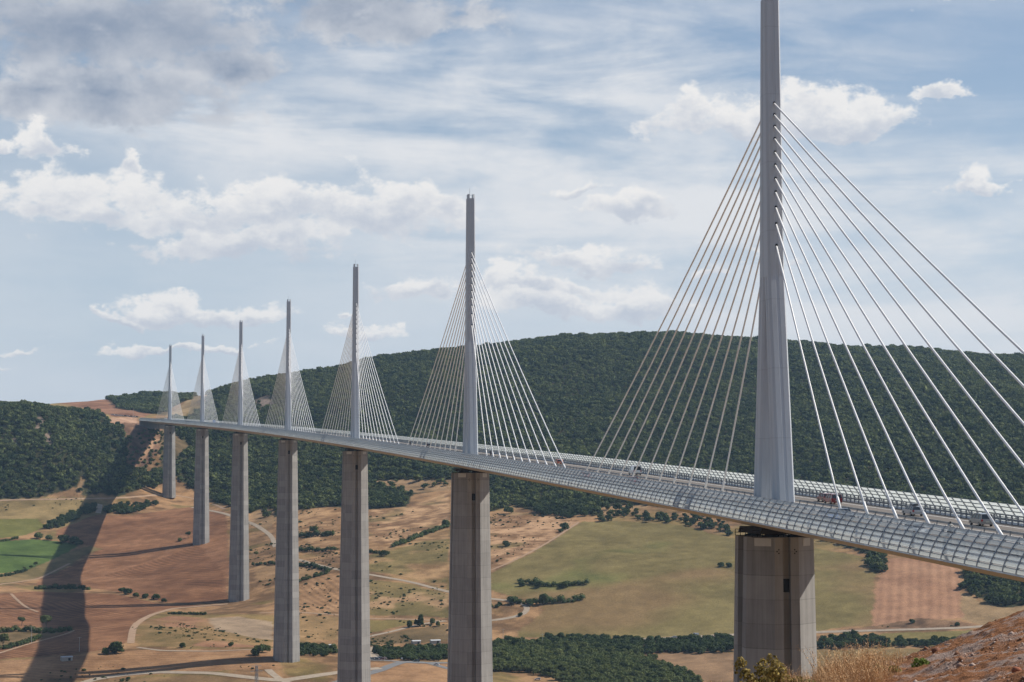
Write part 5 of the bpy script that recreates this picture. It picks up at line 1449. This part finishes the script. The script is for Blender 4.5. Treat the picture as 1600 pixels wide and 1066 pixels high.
def rock(px, py, D, r, label, c):
    x, y, z = W(px, py, D); z = float(HN([x], [y])[0])
    R = np.random.RandomState(int(px)); V = ICO2[0] * (1 + .10 * R.normal(size=(len(ICO2[0]), 1))) * np.array([1, .8, .7]) * r
    o = add('rock', mesh_np('rock', V, ICO2[1], [noisy('rock_face', c, .25, 12, .9, bump=.3)]), None, (x, y, z + r * .35)); tag(o, label, 'rock', 'larger stones on the bank')
rock(1388, 1052, 30.5, .11, 'pale rounded stone beside the grass at the foot of the bank', (.40, .28, .21))
rock(1374, 1047, 31, .12, 'dark red brown lump of rock left of the pale stone', (.16, .07, .045))
rock(1588, 1049, 23, .06, 'flat red stone on the right part of the bank', (.30, .11, .06))
rock(1462, 1027, 31, .07, 'dark clod on the pale gravel band', (.18, .08, .05))
# dry grass: stalks with drooping seed heads
M_straw = noisy('straw', (.52, .31, .14), base2=(.74, .50, .28), scale=6, rough=.8)
def tuft(seed, n, h, spread, heads=.5):
    R = np.random.RandomState(seed); mb = MB()
    for i in range(n):
        a = R.rand() * 6.28; r0 = R.rand() ** .7 * spread; x0, y0 = math.cos(a) * r0, math.sin(a) * r0
        hh = h * (.45 + .6 * R.rand()); ln = R.normal(size=2) * .22 * hh; w_ = .0035
        p = [Vector((x0 + ln[0] * q * q, y0 + ln[1] * q * q, hh * q * (1 - .12 * q))) for q in (0, .4, .75, 1)]
        d = Vector((math.cos(a * 3), math.sin(a * 3), 0)) * w_
        V = []
        for j, pt in enumerate(p): V += [pt - d * (1 - j * .22), pt + d * (1 - j * .22)]
        mb.raw(V, [(0, 1, 3, 2), (2, 3, 5, 4), (4, 5, 7, 6)])
        if R.rand() < heads:
            for m_ in range(9):
                q = .62 + .38 * R.rand(); pt = Vector((x0 + ln[0] * q * q, y0 + ln[1] * q * q, hh * q * (1 - .12 * q))) + Vector(R.normal(size=3)) * .014
                t_ = Vector((R.normal() * .5, R.normal() * .5, -1)).normalized() * .022; sd_ = Vector((t_.y, -t_.x, 0)).normalized() * .006
                mb.raw([pt, pt + t_ * .5 + sd_, pt + t_, pt + t_ * .5 - sd_], [(0, 1, 2, 3)])
    return source_obj(mb.mesh('grass_tuft', [M_straw]))
TUF = [tuft(i, 26, .42, .11) for i in range(4)]; TALL = [tuft(20 + i, 9, .70, .09, .95) for i in range(3)]
def sow(n, tall, seed):
    R = np.random.RandomState(seed); P = []; S = []
    while len(P) < n:
        px = R.uniform(1080, 1420); D = R.uniform(27.5, 35)
        x, y, _ = W(px, 1060, D)
        d_ = math.exp(-((px - 1330) / 62) ** 2) * 1.0 + (.22 * math.exp(-((px - 1180) / 90) ** 2) + .06)
        if px > 1385: d_ *= .35
        if R.rand() > d_: continue
        z = float(HN([x], [y])[0]); P.append((x, y, z - .02)); k = R.uniform(.45, 1.05) * (1.0 if 1270 < px < 1370 else .78); S.append((k, k, k))
    return np.array(P), np.array(S), R.uniform(0, 6.28, n)
P, S, r_ = sow(400, False, 1)
gn_scatter('dry_grass', P, r_, S, TUF, 'straw coloured dry grass at the foot of the red bank')
P2, S2, r2_ = sow(130, True, 2)
gn_scatter('wild_oats', P2, r2_, S2, TALL, 'tall dry oat stalks with drooping seed heads')
# the shrub with small golden green leaves
M_shrub = leafmat('shrub_leaves', (.22, .17, .045), (.46, .34, .12), .4)
def shrub(px, D, r, label, seed, hgt=1.0):
    R = np.random.RandomState(seed); x, y, _ = W(px, 1060, D); z = float(HN([x], [y])[0])
    o = empty('shrub', (x, y, z), 0, label, 'shrub', 'shrubs in the dry grass')
    st = MB(); tips = []
    for i in range(26):
        a = R.rand() * 6.28; e = R.uniform(.25, 1.25); d = Vector((math.cos(a) * math.cos(e), math.sin(a) * math.cos(e), math.sin(e) * hgt)); ln = r * R.uniform(.6, 1.25)
        p = [Vector((0, 0, -.05))]; 
        for j in range(4): p.append(p[-1] + d * ln / 4 + Vector(R.normal(size=3)) * r * .05)
        st.tube(p, [.012, .010, .007, .005, .003], 4); tips += p[2:]
    st.build('stem', [M_bark], o)
    B = [(t_.x, t_.y, t_.z, r * .17, 1.0) for t_ in tips]
    V, F = leaf_cloud(R, B, 3600, .024)
    add('foliage', mesh_np('foliage', V, F, [M_shrub]), o)
shrub(1192, 30.5, .52, 'leafy golden green shrub in front of the nearest pier', 1, .95)
shrub(1222, 31.0, .38, 'lower leafy shrub leaning right of the golden green one', 2, .8)
shrub(1128, 31.0, .28, 'small shrub sprawling left of the nearest pier', 3, .7)
M_green = leafmat('weed_leaves', (.10, .15, .03), (.20, .26, .06), .6)
def weed(px, py, D, r, label, seed):
    R = np.random.RandomState(seed); x, y, _ = W(px, py, D); z = float(HN([x], [y])[0])
    V, F = leaf_cloud(R, [(0, 0, .02, r, .7), (r * .6, 0, 0, r * .7, .7)], 260, .022)
    tag(add('weed', mesh_np('weed', V, F, [M_green]), None, (x, y, z)), label, 'weed', 'green weeds on the bank')
weed(1438, 1046, 29, .13, 'bright green weed on the gravel of the bank', 1)
weed(1352, 1062, 30, .15, 'bright green weed beside the dry grass', 2)
weed(1370, 1064, 29.5, .10, 'small green weed under the pale stone', 3)
weed(1398, 1058, 29, .08, 'tiny green weed right of the pale stone', 4)
weed(1262, 1064, 30.5, .16, 'olive weed below the shrub at the lower edge', 5)

# ------------------------------------------------------------------ valley haze
_hc = [XY(L, F) for L, F in ((-4700, -2000), (4700, -2000), (4700, 6800), (-4700, 6800))]
hzv = [(x, y, float(GZ.min()) - 5) for x, y in _hc] + [(x, y, 330) for x, y in _hc]
M_haze = bpy.data.materials.new('haze'); M_haze.use_nodes = True
nt_ = M_haze.node_tree; nt_.nodes.clear(); mo = nt_.nodes.new('ShaderNodeOutputMaterial'); pv = nt_.nodes.new('ShaderNodeVolumePrincipled')
pv.inputs['Color'].default_value = (.50, .74, 1.0, 1); pv.inputs['Density'].default_value = 0.000048; pv.inputs['Anisotropy'].default_value = .2
nt_.links.new(pv.outputs[0], mo.inputs['Volume'])
hm = MB(); hm.raw(hzv, [(0, 3, 2, 1), (4, 5, 6, 7), (0, 1, 5, 4), (1, 2, 6, 5), (2, 3, 7, 6), (3, 0, 4, 7)])
tag(hm.build('haze', M_haze), 'thin bluish summer haze filling the valley', kind='stuff')
